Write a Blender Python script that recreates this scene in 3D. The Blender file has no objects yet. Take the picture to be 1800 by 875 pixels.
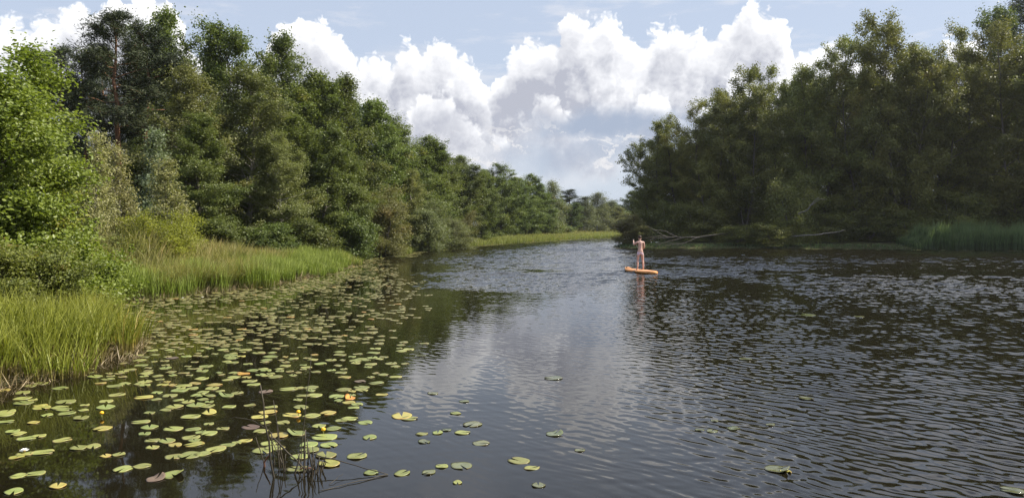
import bpy, math, random
import numpy as np
from math import radians, sin, cos, pi, atan, atan2, sqrt

SC = bpy.context.scene
COL = SC.collection
CAM_H, FPX, CX, HY = 2.4, 1352.0, 900.0, 398.0   # camera height and the lens of the photograph (1800 x 875)

def at(px, d):                      # lateral position of something d metres away
    return (px - CX) / FPX * d
def wat(px, py):                    # a point on the water
    d = CAM_H * FPX / (py - HY)
    return at(px, d), d
def high(py, d):                    # height above the water of something d metres away
    return (HY - py) / FPX * d + CAM_H

# ------------------------------------------------------------------ tagging
def tag(o, label=None, cat=None, group=None, kind=None):
    if label: o['label'] = label
    if cat: o['category'] = cat
    if group: o['group'] = group
    if kind: o['kind'] = kind
    return o
def empty(name, loc=(0, 0, 0), rz=0.0):
    o = bpy.data.objects.new(name, None)
    o.empty_display_size = 0.3
    o.location = loc
    o.rotation_euler = (0, 0, rz)
    COL.objects.link(o)
    return o
def link(name, me, parent=None, mat=None):
    o = bpy.data.objects.new(name, me)
    COL.objects.link(o)
    if parent: o.parent = parent
    if mat and not me.materials: me.materials.append(mat)
    return o
def copy_tree(o, parent=None):
    c = o.copy()
    COL.objects.link(c)
    if parent: c.parent = parent
    for ch in list(o.children):
        copy_tree(ch, c)
    return c

# ------------------------------------------------------------------ mesh helpers
def mesh_np(name, V, F, mat=None, smooth=False, attrs=None):
    V = np.asarray(V, np.float32).reshape(-1, 3)
    F = np.asarray(F, np.int32)
    me = bpy.data.meshes.new(name)
    n, k = F.shape
    me.vertices.add(len(V))
    me.vertices.foreach_set('co', V.ravel())
    me.loops.add(n * k)
    me.loops.foreach_set('vertex_index', F.ravel())
    me.polygons.add(n)
    me.polygons.foreach_set('loop_start', np.arange(0, n * k, k, dtype=np.int32))
    me.polygons.foreach_set('loop_total', np.full(n, k, np.int32))
    if smooth:
        me.polygons.foreach_set('use_smooth', np.ones(n, bool))
    for key, val in (attrs or {}).items():
        a = me.attributes.new(key, 'FLOAT', 'FACE')
        a.data.foreach_set('value', np.asarray(val, np.float32))
    if mat: me.materials.append(mat)
    me.update(calc_edges=True)
    me.validate()
    return me

class MB:
    """collects tubes and lathes as quads"""
    def __init__(s): s.V, s.F, s.n = [], [], 0
    def add(s, V, F):
        s.V.append(np.asarray(V, float)); s.F.append(np.asarray(F, int) + s.n); s.n += len(V)
    def tube(s, P, R, sides=6, cap=True):
        P = np.asarray(P, float); R = np.broadcast_to(np.asarray(R, float), (len(P),))
        T = np.gradient(P, axis=0)
        T /= np.linalg.norm(T, axis=1)[:, None] + 1e-9
        ref = np.where(np.abs(T[:, 2:3]) > 0.9, np.array([[1.0, 0, 0]]), np.array([[0, 0, 1.0]]))
        if np.abs(T[:, 2]).min() < 0.9 < np.abs(T[:, 2]).max():
            ref = np.broadcast_to(np.array([0.31, 0.95, 0.05]), T.shape)
        A = np.cross(T, ref); A /= np.linalg.norm(A, axis=1)[:, None] + 1e-9
        B = np.cross(T, A)
        th = np.arange(sides) * 2 * pi / sides
        V = P[:, None] + R[:, None, None] * (A[:, None] * np.cos(th)[None, :, None] + B[:, None] * np.sin(th)[None, :, None])
        m = len(P)
        i = np.arange(m - 1)[:, None] * sides
        j = np.arange(sides)[None]
        k = (j + 1) % sides
        F = np.stack([i + j, i + k, i + sides + k, i + sides + j], -1).reshape(-1, 4)
        V = V.reshape(-1, 3)
        if cap:
            c0, c1 = len(V), len(V) + 1
            V = np.vstack([V, P[:1], P[-1:]])
            a = np.arange(0, sides, 1); b = (a + 1) % sides
            # caps as quads made of pairs of triangles are avoided: degenerate fourth corner on the centre
            e = np.arange(0, sides - 1, 2)
            F0 = np.stack([np.full(len(e), c0), (e + 2) % sides, (e + 1) % sides, e], -1)
            o = (m - 1) * sides
            F1 = np.stack([np.full(len(e), c1), o + e, o + (e + 1) % sides, o + (e + 2) % sides], -1)
            F = np.vstack([F, F0, F1])
        s.add(V, F)
        return s
    def mesh(s, name, mat=None, smooth=True):
        return mesh_np(name, np.vstack(s.V), np.vstack(s.F), mat, smooth)

# ------------------------------------------------------------------ node helpers
class NT:
    def __init__(s, tree): s.t = tree; s.n = tree.nodes; s.l = tree.links
    def new(s, typ, **kw):
        nd = s.n.new(typ)
        for k, v in kw.items(): setattr(nd, k, v)
        return nd
    def put(s, sock, val):
        if val is None: return
        if isinstance(val, bpy.types.NodeSocket): s.l.new(val, sock)
        else: sock.default_value = val
    def math(s, op, a, b=None, c=None, clamp=False):
        nd = s.new('ShaderNodeMath', operation=op); nd.use_clamp = clamp
        s.put(nd.inputs[0], a); s.put(nd.inputs[1], b); s.put(nd.inputs[2], c)
        return nd.outputs[0]
    def vec(s, op, a, b=None, c=None, scale=None):
        nd = s.new('ShaderNodeVectorMath', operation=op)
        s.put(nd.inputs[0], a); s.put(nd.inputs[1], b); s.put(nd.inputs[2], c)
        if scale is not None: s.put(nd.inputs['Scale'], scale)
        return nd.outputs['Value'] if op in ('LENGTH', 'DISTANCE', 'DOT_PRODUCT') else nd.outputs['Vector']
    def noise(s, v, scale, detail=3.0, rough=0.5, dim='3D', dist=0.0, out='Fac'):
        nd = s.new('ShaderNodeTexNoise', noise_dimensions=dim)
        s.put(nd.inputs['Vector'], v); s.put(nd.inputs['Scale'], scale)
        nd.inputs['Detail'].default_value = detail; nd.inputs['Roughness'].default_value = rough
        nd.inputs['Distortion'].default_value = dist
        return nd.outputs[out]
    def smooth(s, v, a, b, lo=0.0, hi=1.0):
        nd = s.new('ShaderNodeMapRange', interpolation_type='SMOOTHSTEP')
        s.put(nd.inputs[0], v)
        for i, x in enumerate((a, b, lo, hi)): s.put(nd.inputs[i + 1], x)
        return nd.outputs[0]
    def lin(s, v, a, b, lo=0.0, hi=1.0):
        nd = s.new('ShaderNodeMapRange'); nd.clamp = True
        s.put(nd.inputs[0], v)
        for i, x in enumerate((a, b, lo, hi)): s.put(nd.inputs[i + 1], x)
        return nd.outputs[0]
    def mix(s, f, a, b, mode='MIX'):
        nd = s.new('ShaderNodeMix', data_type='RGBA', blend_type=mode)
        s.put(nd.inputs[0], f); s.put(nd.inputs[6], a); s.put(nd.inputs[7], b)
        return nd.outputs[2]
    def attr(s, name, out='Fac'):
        nd = s.new('ShaderNodeAttribute'); nd.attribute_name = name
        return nd.outputs[out]
def rgb(r, g, b): return (r, g, b, 1.0)
def material(name):
    m = bpy.data.materials.new(name); m.use_nodes = True
    m.node_tree.nodes.clear()
    nt = NT(m.node_tree)
    out = nt.new('ShaderNodeOutputMaterial')
    return m, nt, out
def principled(nt, col, rough=0.6, spec=0.5, ior=1.45):
    p = nt.new('ShaderNodeBsdfPrincipled')
    nt.put(p.inputs['Base Color'], col); nt.put(p.inputs['Roughness'], rough)
    nt.put(p.inputs['Specular IOR Level'], spec); nt.put(p.inputs['IOR'], ior)
    return p
def simple_mat(name, col, var=0.25, scale=8.0, rough=0.6, spec=0.4, stretch=None):
    m, nt, out = material(name)
    tc = nt.new('ShaderNodeTexCoord').outputs['Object']
    v = nt.vec('MULTIPLY', tc, stretch) if stretch else tc
    f = nt.noise(v, scale, 4, 0.6)
    lo = tuple(c * (1 - var) for c in col) + (1,)
    hi = tuple(min(1, c * (1 + var)) for c in col) + (1,)
    p = principled(nt, nt.mix(nt.lin(f, 0.3, 0.7), lo, hi), rough, spec)
    nt.l.new(p.outputs[0], out.inputs[0])
    return m

def leaf_mat(name, dark, light, odd=None, odd_amt=0.0, rough=0.5, spec=0.35, trans=0.3, tcol=1.6):
    """leaf colour varies leaf by leaf, spray by spray and tree by tree"""
    m, nt, out = material(name)
    rnd, clump = nt.attr('rnd'), nt.attr('clump')
    oi = nt.new('ShaderNodeObjectInfo').outputs['Random']
    f = nt.math('ADD', nt.math('MULTIPLY', rnd, 0.5), nt.math('MULTIPLY', clump, 0.5))
    c = nt.mix(f, rgb(*dark), rgb(*light))
    if odd:
        o = nt.lin(clump, 1.0 - odd_amt, 1.0 - odd_amt * 0.5)
        c = nt.mix(nt.math('MULTIPLY', o, 0.85), c, rgb(*odd))
    hs = nt.new('ShaderNodeHueSaturation')
    nt.put(hs.inputs['Hue'], nt.lin(oi, 0, 1, 0.488, 0.515))
    nt.put(hs.inputs['Value'], nt.lin(nt.math('FRACT', nt.math('MULTIPLY', oi, 7.31)), 0, 1, 0.85, 1.15))
    nt.put(hs.inputs['Color'], c)
    c = hs.outputs[0]
    p = principled(nt, c, rough, spec)
    tr = nt.new('ShaderNodeBsdfTranslucent')
    nt.put(tr.inputs['Color'], nt.mix(1.0, c, rgb(tcol, tcol * 1.05, tcol * 0.55), 'MULTIPLY'))
    mx = nt.new('ShaderNodeMixShader'); mx.inputs[0].default_value = trans
    nt.l.new(p.outputs[0], mx.inputs[1]); nt.l.new(tr.outputs[0], mx.inputs[2])
    nt.l.new(mx.outputs[0], out.inputs[0])
    return m
# ------------------------------------------------------------------ camera
cam = bpy.data.cameras.new('camera'); cam.sensor_width = 36.0; cam.lens = 36.0 * FPX / 1800.0
cam.clip_start = 0.1; cam.clip_end = 6000
camo = bpy.data.objects.new('camera', cam); COL.objects.link(camo)
camo.location = (0, 0, CAM_H)
camo.rotation_euler = (radians(90) - atan((437.5 - HY) / FPX), 0, 0)
SC.camera = camo

# ------------------------------------------------------------------ sun and sky
SUN_AZ, SUN_EL = radians(86), radians(44)      # azimuth clockwise from the view direction (+Y)
sdir = (cos(SUN_EL) * sin(SUN_AZ), cos(SUN_EL) * cos(SUN_AZ), sin(SUN_EL))
sun = bpy.data.lights.new('sun', 'SUN'); sun.energy = 5.0; sun.angle = radians(0.5); sun.color = (1.0, 0.93, 0.82)
suno = bpy.data.objects.new('sun', sun); COL.objects.link(suno)
from mathutils import Vector, Matrix
suno.rotation_euler = Vector(sdir).to_track_quat('Z', 'Y').to_euler()

W = bpy.data.worlds.new('World'); SC.world = W; W.use_nodes = True
W.node_tree.nodes.clear()
w = NT(W.node_tree)
wout = w.new('ShaderNodeOutputWorld'); bg = w.new('ShaderNodeBackground')
bg.inputs['Strength'].default_value = 0.1
sky = w.new('ShaderNodeTexSky', sky_type='NISHITA'); sky.sun_disc = False
sky.sun_elevation = SUN_EL; sky.sun_rotation = SUN_AZ; sky.air_density = 1.0; sky.dust_density = 1.5; sky.ozone_density = 1.0

def ang(px, py):
    a = atan((px - CX) / FPX)
    return a, atan((HY - py) / FPX * cos(a))

# skyline of the cumulus bank over the river: how high its heads reach in each direction of the compass (px, py of the photograph)
TOPS = [(-40, 10), (0, 20), (60, 26), (100, 12), (170, 4), (205, -8), (300, -2), (328, 30), (345, 70), (372, 105), (430, 112), (462, 95), (480, 58), (511, 30), (555, 22), (589, 42), (617, 72), (640, 92), (672, 100),
        (694, 104), (700, 74), (722, 66), (738, 84), (748, 60), (772, 56), (800, 78), (828, 104), (852, 132), (868, 150), (876, 118), (900, 88), (922, 66), (939, 50), (958, 66), (974, 66), (989, 33), (1005, 18), (1039, 28),
        (1067, 24), (1094, 42), (1117, 60), (1140, 62), (1152, 32), (1172, 36), (1222, 47), (1250, 56), (1267, 44), (1283, 22), (1317, 2), (1344, 3), (1372, 22), (1388, 52), (1396, 78), (1420, 72), (1450, 70), (1500, 84),
        (1600, 96), (1650, 76), (1690, 56), (1722, 76), (1760, 110), (1830, 130)]
LOW = [(-40, 110), (60, 90), (140, 70), (230, 95), (300, 70), (360, 150), (440, 190), (500, 118), (545, 142), (600, 165), (650, 138), (700, 190), (745, 150), (800, 170), (845, 205), (880, 236), (925, 205),
       (960, 160), (1010, 200), (1060, 214), (1100, 182), (1150, 150), (1190, 176), (1225, 210), (1290, 120), (1340, 150), (1400, 112), (1500, 150), (1830, 190)]
AZ0, EL0 = 0.64, 0.36
def curve(nt, fac, pts):
    nd = nt.new('ShaderNodeFloatCurve'); c = nd.mapping.curves[0]
    xy = []
    for px, py in pts:
        a, e = ang(px, py); xy.append(((a + AZ0) / (2 * AZ0), e / EL0))
    xy.sort()
    for i, q in enumerate(xy):
        if i < 2: c.points[i].location = q
        else: c.points.new(*q)
    for q in c.points: q.handle_type = 'AUTO'
    nd.mapping.use_clip = False; nd.mapping.extend = 'HORIZONTAL'; nd.mapping.update()
    nt.put(nd.inputs['Value'], fac)
    return nt.math('MULTIPLY', nd.outputs[0], EL0)

g = bpy.data.node_groups.new('cloud_height', 'ShaderNodeTree')
g.interface.new_socket('p', in_out='INPUT', socket_type='NodeSocketVector')
g.interface.new_socket('top', in_out='OUTPUT', socket_type='NodeSocketFloat')
g.interface.new_socket('low', in_out='OUTPUT', socket_type='NodeSocketFloat')
gn = NT(g); gi = gn.new('NodeGroupInput'); go = gn.new('NodeGroupOutput')
P0 = gi.outputs[0]
wn = gn.noise(P0, 30.0, 5.0, 0.55, '2D', out='Color')
warp = gn.vec('SUBTRACT', wn, (0.5, 0.5, 0.5))
P1 = gn.vec('MULTIPLY_ADD', warp, (0.032, 0.02, 0.0), P0)
vo = gn.new('ShaderNodeTexVoronoi', feature='F1', voronoi_dimensions='2D')
gn.put(vo.inputs['Vector'], P1); vo.inputs['Scale'].default_value = 30.0
vo.inputs['Detail'].default_value = 2.0; vo.inputs['Roughness'].default_value = 0.6; vo.inputs['Lacunarity'].default_value = 2.4
bil = gn.math('SUBTRACT', 0.5, vo.outputs['Distance'])
sp = gn.new('ShaderNodeSeparateXYZ'); gn.put(sp.inputs[0], P1)
fx = gn.math('MULTIPLY_ADD', sp.outputs[0], 0.5 / AZ0, 0.5)
rough = gn.math('MULTIPLY', bil, 0.022)
for k, pts in enumerate((TOPS, LOW)):
    hh = gn.math('ADD', gn.math('SUBTRACT', curve(gn, fx, pts), sp.outputs[1]), rough)
    gn.l.new(hh, go.inputs[k])

tc = w.new('ShaderNodeTexCoord').outputs['Generated']
sx = w.new('ShaderNodeSeparateXYZ'); w.put(sx.inputs[0], tc)
az = w.math('ARCTAN2', sx.outputs[0], sx.outputs[1])
el = w.math('ARCSINE', sx.outputs[2])
cmb = w.new('ShaderNodeCombineXYZ'); w.put(cmb.inputs[0], az); w.put(cmb.inputs[1], el)
P = cmb.outputs[0]
def H(p):
    nd = w.new('ShaderNodeGroup'); nd.node_tree = g; w.put(nd.inputs[0], p); return nd.outputs
a0, b0 = H(P)
a1, b1 = H(w.vec('ADD', P, (0.007, 0.015, 0)))
big = w.noise(P, 10.0, 4.0, 0.6, '2D')
front = w.smooth(w.math('ABSOLUTE', az), 0.72, 0.62)
soft = w.math('MULTIPLY_ADD', w.math('SUBTRACT', big, 0.5), 0.16, el)
def shade(h0, h1, depth, k):
    dh = w.math('SUBTRACT', w.math('SUBTRACT', h0, h1), 0.015)
    t = w.math('MULTIPLY_ADD', dh, k, 0.46)
    t = w.math('ADD', t, w.smooth(h0, depth, 0.0, -0.20, 0.46))
    t = w.math('SUBTRACT', t, w.smooth(soft, 0.20, 0.10, 0.0, 0.20))
    return w.math('MULTIPLY_ADD', big, 0.75, w.math('SUBTRACT', t, 0.38), clamp=True)
litA = shade(a0, a1, 0.060, 15.0)
litB = shade(b0, b1, 0.055, 12.0)
alA = w.math('MULTIPLY', w.smooth(a0, -0.001, 0.009), front)
alB = w.math('MULTIPLY', w.smooth(b0, 0.0, 0.016), front)
# the bank dissolves downwards into a soft grey-white veil
soft = w.math('MULTIPLY_ADD', w.math('SUBTRACT', big, 0.5), 0.16, el)
alA = w.math('MULTIPLY', alA, w.smooth(soft, 0.055, 0.13))
alB = w.math('MULTIPLY', alB, w.math('MULTIPLY', w.smooth(soft, 0.075, 0.135), 0.85))
K = 5.7      # 1 / background strength: colours below are what the sky shows
def cc(r, g_, b): return (r * K, g_ * K, b * K, 1)
base = w.mix(w.smooth(el, 0.75, 0.25), cc(0.52, 0.65, 0.95), cc(0.55, 0.62, 0.76))
skyc = w.mix(0.2, base, sky.outputs[0])
skyc = w.mix(w.smooth(el, 0.07, -0.01), skyc, cc(0.56, 0.64, 0.76))
cir = w.noise(w.vec('MULTIPLY', P, (1.0, 4.5, 1.0)), 6.0, 6.0, 0.62, '2D')
skyc = w.mix(w.math('MULTIPLY', w.smooth(cir, 0.50, 0.72), w.math('MULTIPLY', w.smooth(el, 0.12, 0.2), 0.45)), skyc, cc(0.84, 0.84, 0.88))
# veil and the blue-grey bars low over the far end of the river
wp = w.vec('MULTIPLY_ADD', w.vec('SUBTRACT', w.noise(P, 13.0, 5.0, 0.62, '2D', out='Color'), (0.5, 0.5, 0.5)), (0.14, 0.06, 0), P)
def blobs(lst):
    cur = None
    for (px, py, rx, ry, s) in lst:
        a, e = ang(px, py); ca = cos(a)
        kx, ky = FPX / (rx * ca * ca), FPX / (ry * ca)
        q = w.vec('MULTIPLY_ADD', wp, (kx, ky, 0), (-a * kx, -e * ky, 0))
        v = w.math('MULTIPLY', w.smooth(w.vec('LENGTH', q), 1.15, 0.2), s)
        cur = v if cur is None else w.math('MAXIMUM', cur, v)
    return cur
veil = blobs([(720, 240, 270, 135, 1.0), (1030, 300, 110, 36, 0.5), (1250, 150, 330, 70, 0.7)])
dark = blobs([(1070, 220, 190, 42, 1.0), (1220, 235, 130, 50, 0.75), (1000, 275, 170, 40, 0.55)])
shc = w.mix(w.noise(P, 17.0, 5.0, 0.62, '2D'), cc(0.60, 0.63, 0.71), cc(1.0, 0.98, 0.98))
skyc = w.mix(veil, skyc, shc)
SHADEC, LITC = cc(0.48, 0.50, 0.58), cc(1.20, 1.20, 1.21)
skyc = w.mix(alA, skyc, w.mix(litA, SHADEC, LITC))
skyc = w.mix(alB, skyc, w.mix(litB, SHADEC, LITC))
skyc = w.mix(dark, skyc, cc(0.39, 0.46, 0.59))
# scraps of cumulus low in the gap
lowp = w.math('MULTIPLY', w.smooth(el, 0.055, 0.075), w.smooth(el, 0.15, 0.10))
scr = w.noise(w.vec('MULTIPLY', wp, (1.0, 2.0, 1.0)), 21.0, 5.0, 0.6, '2D')
skyc = w.mix(w.math('MULTIPLY', w.smooth(scr, 0.58, 0.68), w.math('MULTIPLY', lowp, 0.8)), skyc, cc(0.86, 0.85, 0.86))
# broken cumulus over the rest of the sky (behind and above)
nv = w.noise(w.vec('MULTIPLY', P, (1.0, 1.5, 1.0)), 2.6, 6.0, 0.58, '2D')
far = w.math('MAXIMUM', w.smooth(w.math('ABSOLUTE', az), 0.62, 0.75), w.smooth(el, 0.30, 0.42))
skyc = w.mix(w.math('MULTIPLY', w.smooth(nv, 0.48, 0.64), far), skyc, w.mix(w.smooth(nv, 0.66, 0.88), cc(1.12, 1.16, 1.28), cc(0.72, 0.77, 0.88)))
# under the horizon: dull land
skyc = w.mix(w.smooth(sx.outputs[2], -0.005, -0.05), skyc, cc(0.10, 0.11, 0.09))
w.l.new(skyc, bg.inputs['Color']); w.l.new(bg.outputs[0], wout.inputs[0])
W.cycles.sampling_method = 'NONE'

SC.view_settings.view_transform = 'Standard'; SC.view_settings.look = 'None'
SC.view_settings.exposure = 0.9; SC.view_settings.gamma = 1.0; SC.view_settings.use_curve_mapping = False
SC.cycles.max_bounces = 6; SC.cycles.diffuse_bounces = 3; SC.cycles.glossy_bounces = 3; SC.cycles.transmission_bounces = 3
SC.cycles.use_denoising = True
SC.cycles.denoising_prefilter = 'NONE'
SC.cycles.caustics_reflective = False; SC.cycles.caustics_refractive = False
SC.cycles.sample_clamp_indirect = 6.0
# ------------------------------------------------------------------ the lake shore
_far = [wat(700, 451), wat(716, 443.5), wat(800, 435.5), wat(860, 430), wat(950, 424), wat(1050, 417.5), wat(1098, 414.3)]
LAKE = np.array([(-60, -40), (-12, -12), (-9.6, -2), (-8.6, 6), (-7.9, 10), (-7.6, 12.0), (-7.3, 13.8), (-8.0, 15.4), (-9.6, 17.4), (-11.7, 20.0), (-13.2, 22.8),
                 (-12.9, 25.0), (-11.6, 27.0), (-10.6, 29.5), (-10.0, 35.0), (-9.9, 41.0), (-10.2, 48.4), (-11.4, 55.0), (-11.2, 59.0), *_far,
                 (48, 216), (90, 224), (150, 236), (150, 200), (80, 172), (52, 150), (33, 122), (20.5, 102), (13.2, 92.5), (11.6, 88.6), (12.6, 85.4), (16, 83.6), (24, 83), (36, 81), (45, 78.5), (54, 75),
                 (68, 62), (86, 40), (120, 10), (160, -40)], float)

_G = {}
def lake_sd(x, y):
    x = np.asarray(x, float); y = np.asarray(y, float)
    if x.size > 40: return lake_sd_exact(x, y)
    if not _G:
        gx, gy = np.meshgrid(np.arange(-40, 90, 0.25), np.arange(0, 260, 0.25)); _G['t'] = lake_sd_exact(gx, gy)
    i = int(np.clip((float(x.ravel()[0]) + 40) / 0.25, 0, 519)); j = int(np.clip(float(y.ravel()[0]) / 0.25, 0, 1039))
    return _G['t'][j:j + 1, i:i + 1].reshape(x.shape) if x.size == 1 else lake_sd_exact(x, y)
def lake_sd_exact(x, y):
    """signed distance to the shore: positive on land"""
    x = np.asarray(x, float); y = np.asarray(y, float)
    A = LAKE; B = np.roll(LAKE, -1, 0)
    best = np.full(x.shape, 1e9); inside = np.zeros(x.shape, bool)
    for (ax, ay), (bx, by) in zip(A, B):
        ex, ey = bx - ax, by - ay
        t = np.clip(((x - ax) * ex + (y - ay) * ey) / (ex * ex + ey * ey), 0, 1)
        best = np.minimum(best, (x - ax - t * ex) ** 2 + (y - ay - t * ey) ** 2)
        c = (ay > y) != (by > y)
        inside ^= c & (x < (bx - ax) * (y - ay) / (by - ay + 1e-12) + ax)
    d = np.sqrt(best)
    return np.where(inside, -d, d)
def gz(x, y):
    d = lake_sd(x, y)
    x = np.asarray(x, float); y = np.asarray(y, float)
    n = 0.10 * np.sin(x * 0.9 + 1.3 * np.sin(y * 0.41)) * np.cos(y * 0.77 + x * 0.2) + 0.2 * np.sin(x * 0.13 + 1) * np.sin(y * 0.11)
    land = 0.16 * (1 - np.exp(-np.maximum(d, 0) / 0.35)) + 0.55 * (1 - np.exp(-np.maximum(d, 0) / 5.0)) + 0.9 * (1 - np.exp(-np.maximum(d, 0) / 40.0))
    land = land + n * np.clip(d / 6.0, 0, 1) * 0.7
    bed = -0.06 - 0.5 * (1 - np.exp(np.minimum(d, 0) / 3.0))
    return np.where(d > 0, land - 0.03, bed)

def axis(lo, hi, c, fine, n):
    u = np.linspace(-1, 1, n)
    return u
xs = np.unique(np.concatenate([np.arange(-60, 70, 0.8), np.arange(70, 170, 3.0), np.arange(-180, -60, 5.0), np.geomspace(170, 950, 16), -np.geomspace(180, 950, 16)]))
ys = np.unique(np.concatenate([np.arange(-50, 0, 4.0), np.arange(0, 130, 0.8), np.arange(130, 260, 2.0), np.geomspace(260, 1250, 18), -np.geomspace(50, 490, 10)]))
GX, GY = np.meshgrid(xs, ys)
GZ = gz(GX, GY)
nx, ny = len(xs), len(ys)
i = (np.arange(ny - 1)[:, None] * nx + np.arange(nx - 1)[None]).ravel()
GF = np.stack([i, i + 1, i + nx + 1, i + nx], -1)
m, nt, out = material('soil_and_turf')
tcg = nt.new('ShaderNodeTexCoord').outputs['Object']
n1 = nt.noise(tcg, 0.35, 5, 0.6); n2 = nt.noise(tcg, 6.0, 5, 0.65)
c = nt.mix(nt.lin(n1, 0.35, 0.65), rgb(0.030, 0.026, 0.014), rgb(0.050, 0.062, 0.018))
c = nt.mix(nt.lin(n2, 0.4, 0.75), c, rgb(0.085, 0.075, 0.03))
p = principled(nt, c, 0.9, 0.2)
bp = nt.new('ShaderNodeBump'); bp.inputs['Strength'].default_value = 0.6; bp.inputs['Distance'].default_value = 0.1
nt.put(bp.inputs['Height'], n2); nt.l.new(bp.outputs[0], p.inputs['Normal'])
nt.l.new(p.outputs[0], out.inputs[0])
ground = link('ground', mesh_np('ground', np.stack([GX, GY, GZ], -1).reshape(-1, 3), GF, m, True))
tag(ground, kind='structure')

# ------------------------------------------------------------------ water: real wavelets, calm in the lee of the left bank, ruffled further out
def vnoise(x, y, seed):
    """smooth value noise, 0..1"""
    xi, yi = np.floor(x).astype(np.int64), np.floor(y).astype(np.int64)
    fx, fy = x - xi, y - yi
    fx = fx * fx * (3 - 2 * fx); fy = fy * fy * (3 - 2 * fy)
    def hsh(i, j):
        n = (i * 374761393 + j * 668265263 + seed * 974711) & 0x7fffffff
        n = ((n ^ (n >> 13)) * 1274126177) & 0x7fffffff
        return ((n ^ (n >> 16)) & 0xffff) / 65535.0
    a_, b_, c_, d_ = hsh(xi, yi), hsh(xi + 1, yi), hsh(xi, yi + 1), hsh(xi + 1, yi + 1)
    return (a_ * (1 - fx) + b_ * fx) * (1 - fy) + (c_ * (1 - fx) + d_ * fx) * fy
def fbm(x, y, seed, oct_=3):
    return sum(vnoise(x * 2 ** o, y * 2 ** o, seed + o) * 0.5 ** o for o in range(oct_)) / sum(0.5 ** o for o in range(oct_))
def sstep(v, a_, b_):
    t = np.clip((v - a_) / (b_ - a_), 0, 1); return t * t * (3 - 2 * t)
def wind(x, y):
    """how ruffled the water is: rms slope of the surface"""
    lee = x + 0.055 * y + 2.6 + 5.0 * sstep(y, 45, 54) + (fbm(x * 0.28, y * 0.28, 3) - 0.5) * 3.4
    calm = 0.03 + 0.97 * sstep(lee, -1.4, 2.4)
    near = 0.012 + 0.080 * sstep(x - 0.10 * y, -0.8, 4.5)
    near = near * (0.75 + 0.5 * fbm(x * 0.35, y * 0.35, 7))
    paws = fbm(x * 0.12 + 4.2, y * 0.13, 11)
    far = 0.024 + 0.045 * sstep(x, 1.0, 7.0) + 0.11 * sstep(paws, 0.50, 0.62)
    k = sstep(y, 15.0, 32.0)
    s_ = near * (1 - k) + far * k
    for gx_, gy_, rx_, ry_, amp_ in GUSTS:
        q = np.hypot((x - gx_) / rx_, (y - gy_) / ry_) + (fbm(x * 0.4, y * 0.25, 21) - 0.5) * 0.9
        s_ = np.maximum(s_, amp_ * sstep(q, 1.12, 0.8))
    return s_ * calm
GUSTS = [(-0.5, 62, 11, 15, 0.10), (6, 90, 14, 22, 0.10), (-3.0, 38.5, 6, 2.6, 0.12), (-3.0, 46.5, 8, 6, 0.075), (4, 80, 14, 16, 0.10), (15, 57, 10, 6, 0.15), (16, 125, 30, 45, 0.11), (19, 34, 9, 5, 0.12), (27, 47, 10, 4, 0.11), (13, 24, 6, 3, 0.11)]
th = np.radians(np.unique(np.concatenate([np.linspace(-36, 36, 740), np.linspace(-80, -36, 40), np.linspace(36, 80, 40)])))
rr_ = np.concatenate([[2.5, 3.5, 4.5, 5.2], np.exp(np.arange(math.log(5.6), math.log(250), 0.0018))])
TH, RR = (q_.astype(np.float32) for q_ in np.meshgrid(th, rr_))
WX, WY = RR * np.sin(TH), RR * np.cos(TH)
spc = np.maximum(RR * 0.0018, 0.012)[:, :1]                 # grid spacing along the line of sight, limits the shortest wave kept
slope = wind(WX, WY)
wr = np.random.default_rng(404)
HZ = np.zeros_like(WX)
def wavesum(lams, dirs, spread, share, seed, warp):
    """sum of sines whose slopes add up to the wanted rms slope"""
    global HZ
    r = np.random.default_rng(seed)
    bx_ = WX + warp * (fbm(WX * 0.5, WY * 0.5, seed) - 0.5) * 2; by_ = WY + warp * (fbm(WX * 0.5 + 9, WY * 0.5, seed + 5) - 0.5) * 2
    tot = np.zeros_like(WX); ks = np.zeros(len(WX))
    for lam in lams:
        a_ = radians(dirs + r.normal(0, spread)); k = 2 * pi / lam
        keep = np.clip((lam / spc - 3.0) / 3.0, 0, 1)
        # each train comes and goes in packets
        ks += keep[:, 0] ** 2
        ox_, sd_ = r.uniform(0, 99), int(r.integers(1000))
        env = lambda n_, lam: 0.35 + 1.3 * vnoise(WX[:n_] / (lam * 5.0) + ox_, WY[:n_] / (lam * 5.0), sd_)
        n_ = int((keep[:, 0] > 0).sum())
        tot[:n_] += keep[:n_] * env(n_, lam) * np.sin(k * (cos(a_) * bx_[:n_] + sin(a_) * by_[:n_]) + r.uniform(0, 6.28)) / k
    HZ = HZ + slope * share * np.sqrt(2.0 / np.maximum(ks, 0.12 * len(lams)))[:, None] * tot
wavesum(np.geomspace(0.10, 0.25, 20), 40, 14, 0.85, 1, 0.25)
wavesum(np.geomspace(0.15, 0.42, 12), 92, 22, 0.45, 2, 0.25)
# farther out the short ripples are finer than the mesh: the longer ones carry the slope
farf = sstep(RR, 18, 45)
_s = slope; slope = slope * farf
wavesum(np.geomspace(0.28, 1.0, 24), 66, 26, 1.15, 3, 0.5)
slope = _s
HZ += 0.0022 * np.sin(WX * 1.7 + 2.2 * np.sin(WY * 0.6)) * np.cos(WY * 1.3 + WX * 0.4)
edge = 1 - sstep(np.abs(np.degrees(TH)), 60, 78)
HZ = HZ * edge * (1 - sstep(RR, 235, 249))
nc_ = len(th); nr_ = len(rr_)
i = (np.arange(nr_ - 1)[:, None] * nc_ + np.arange(nc_ - 1)[None]).ravel()
m, nt, out = material('dark_lake_water')
pos = nt.new('ShaderNodeNewGeometry').outputs['Position']
wnd = nt.attr('wind')
fine = nt.noise(nt.vec('MULTIPLY', pos, (0.75, 1.0, 1.0)), 8.0, 2.0, 0.6, out='Color')
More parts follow.
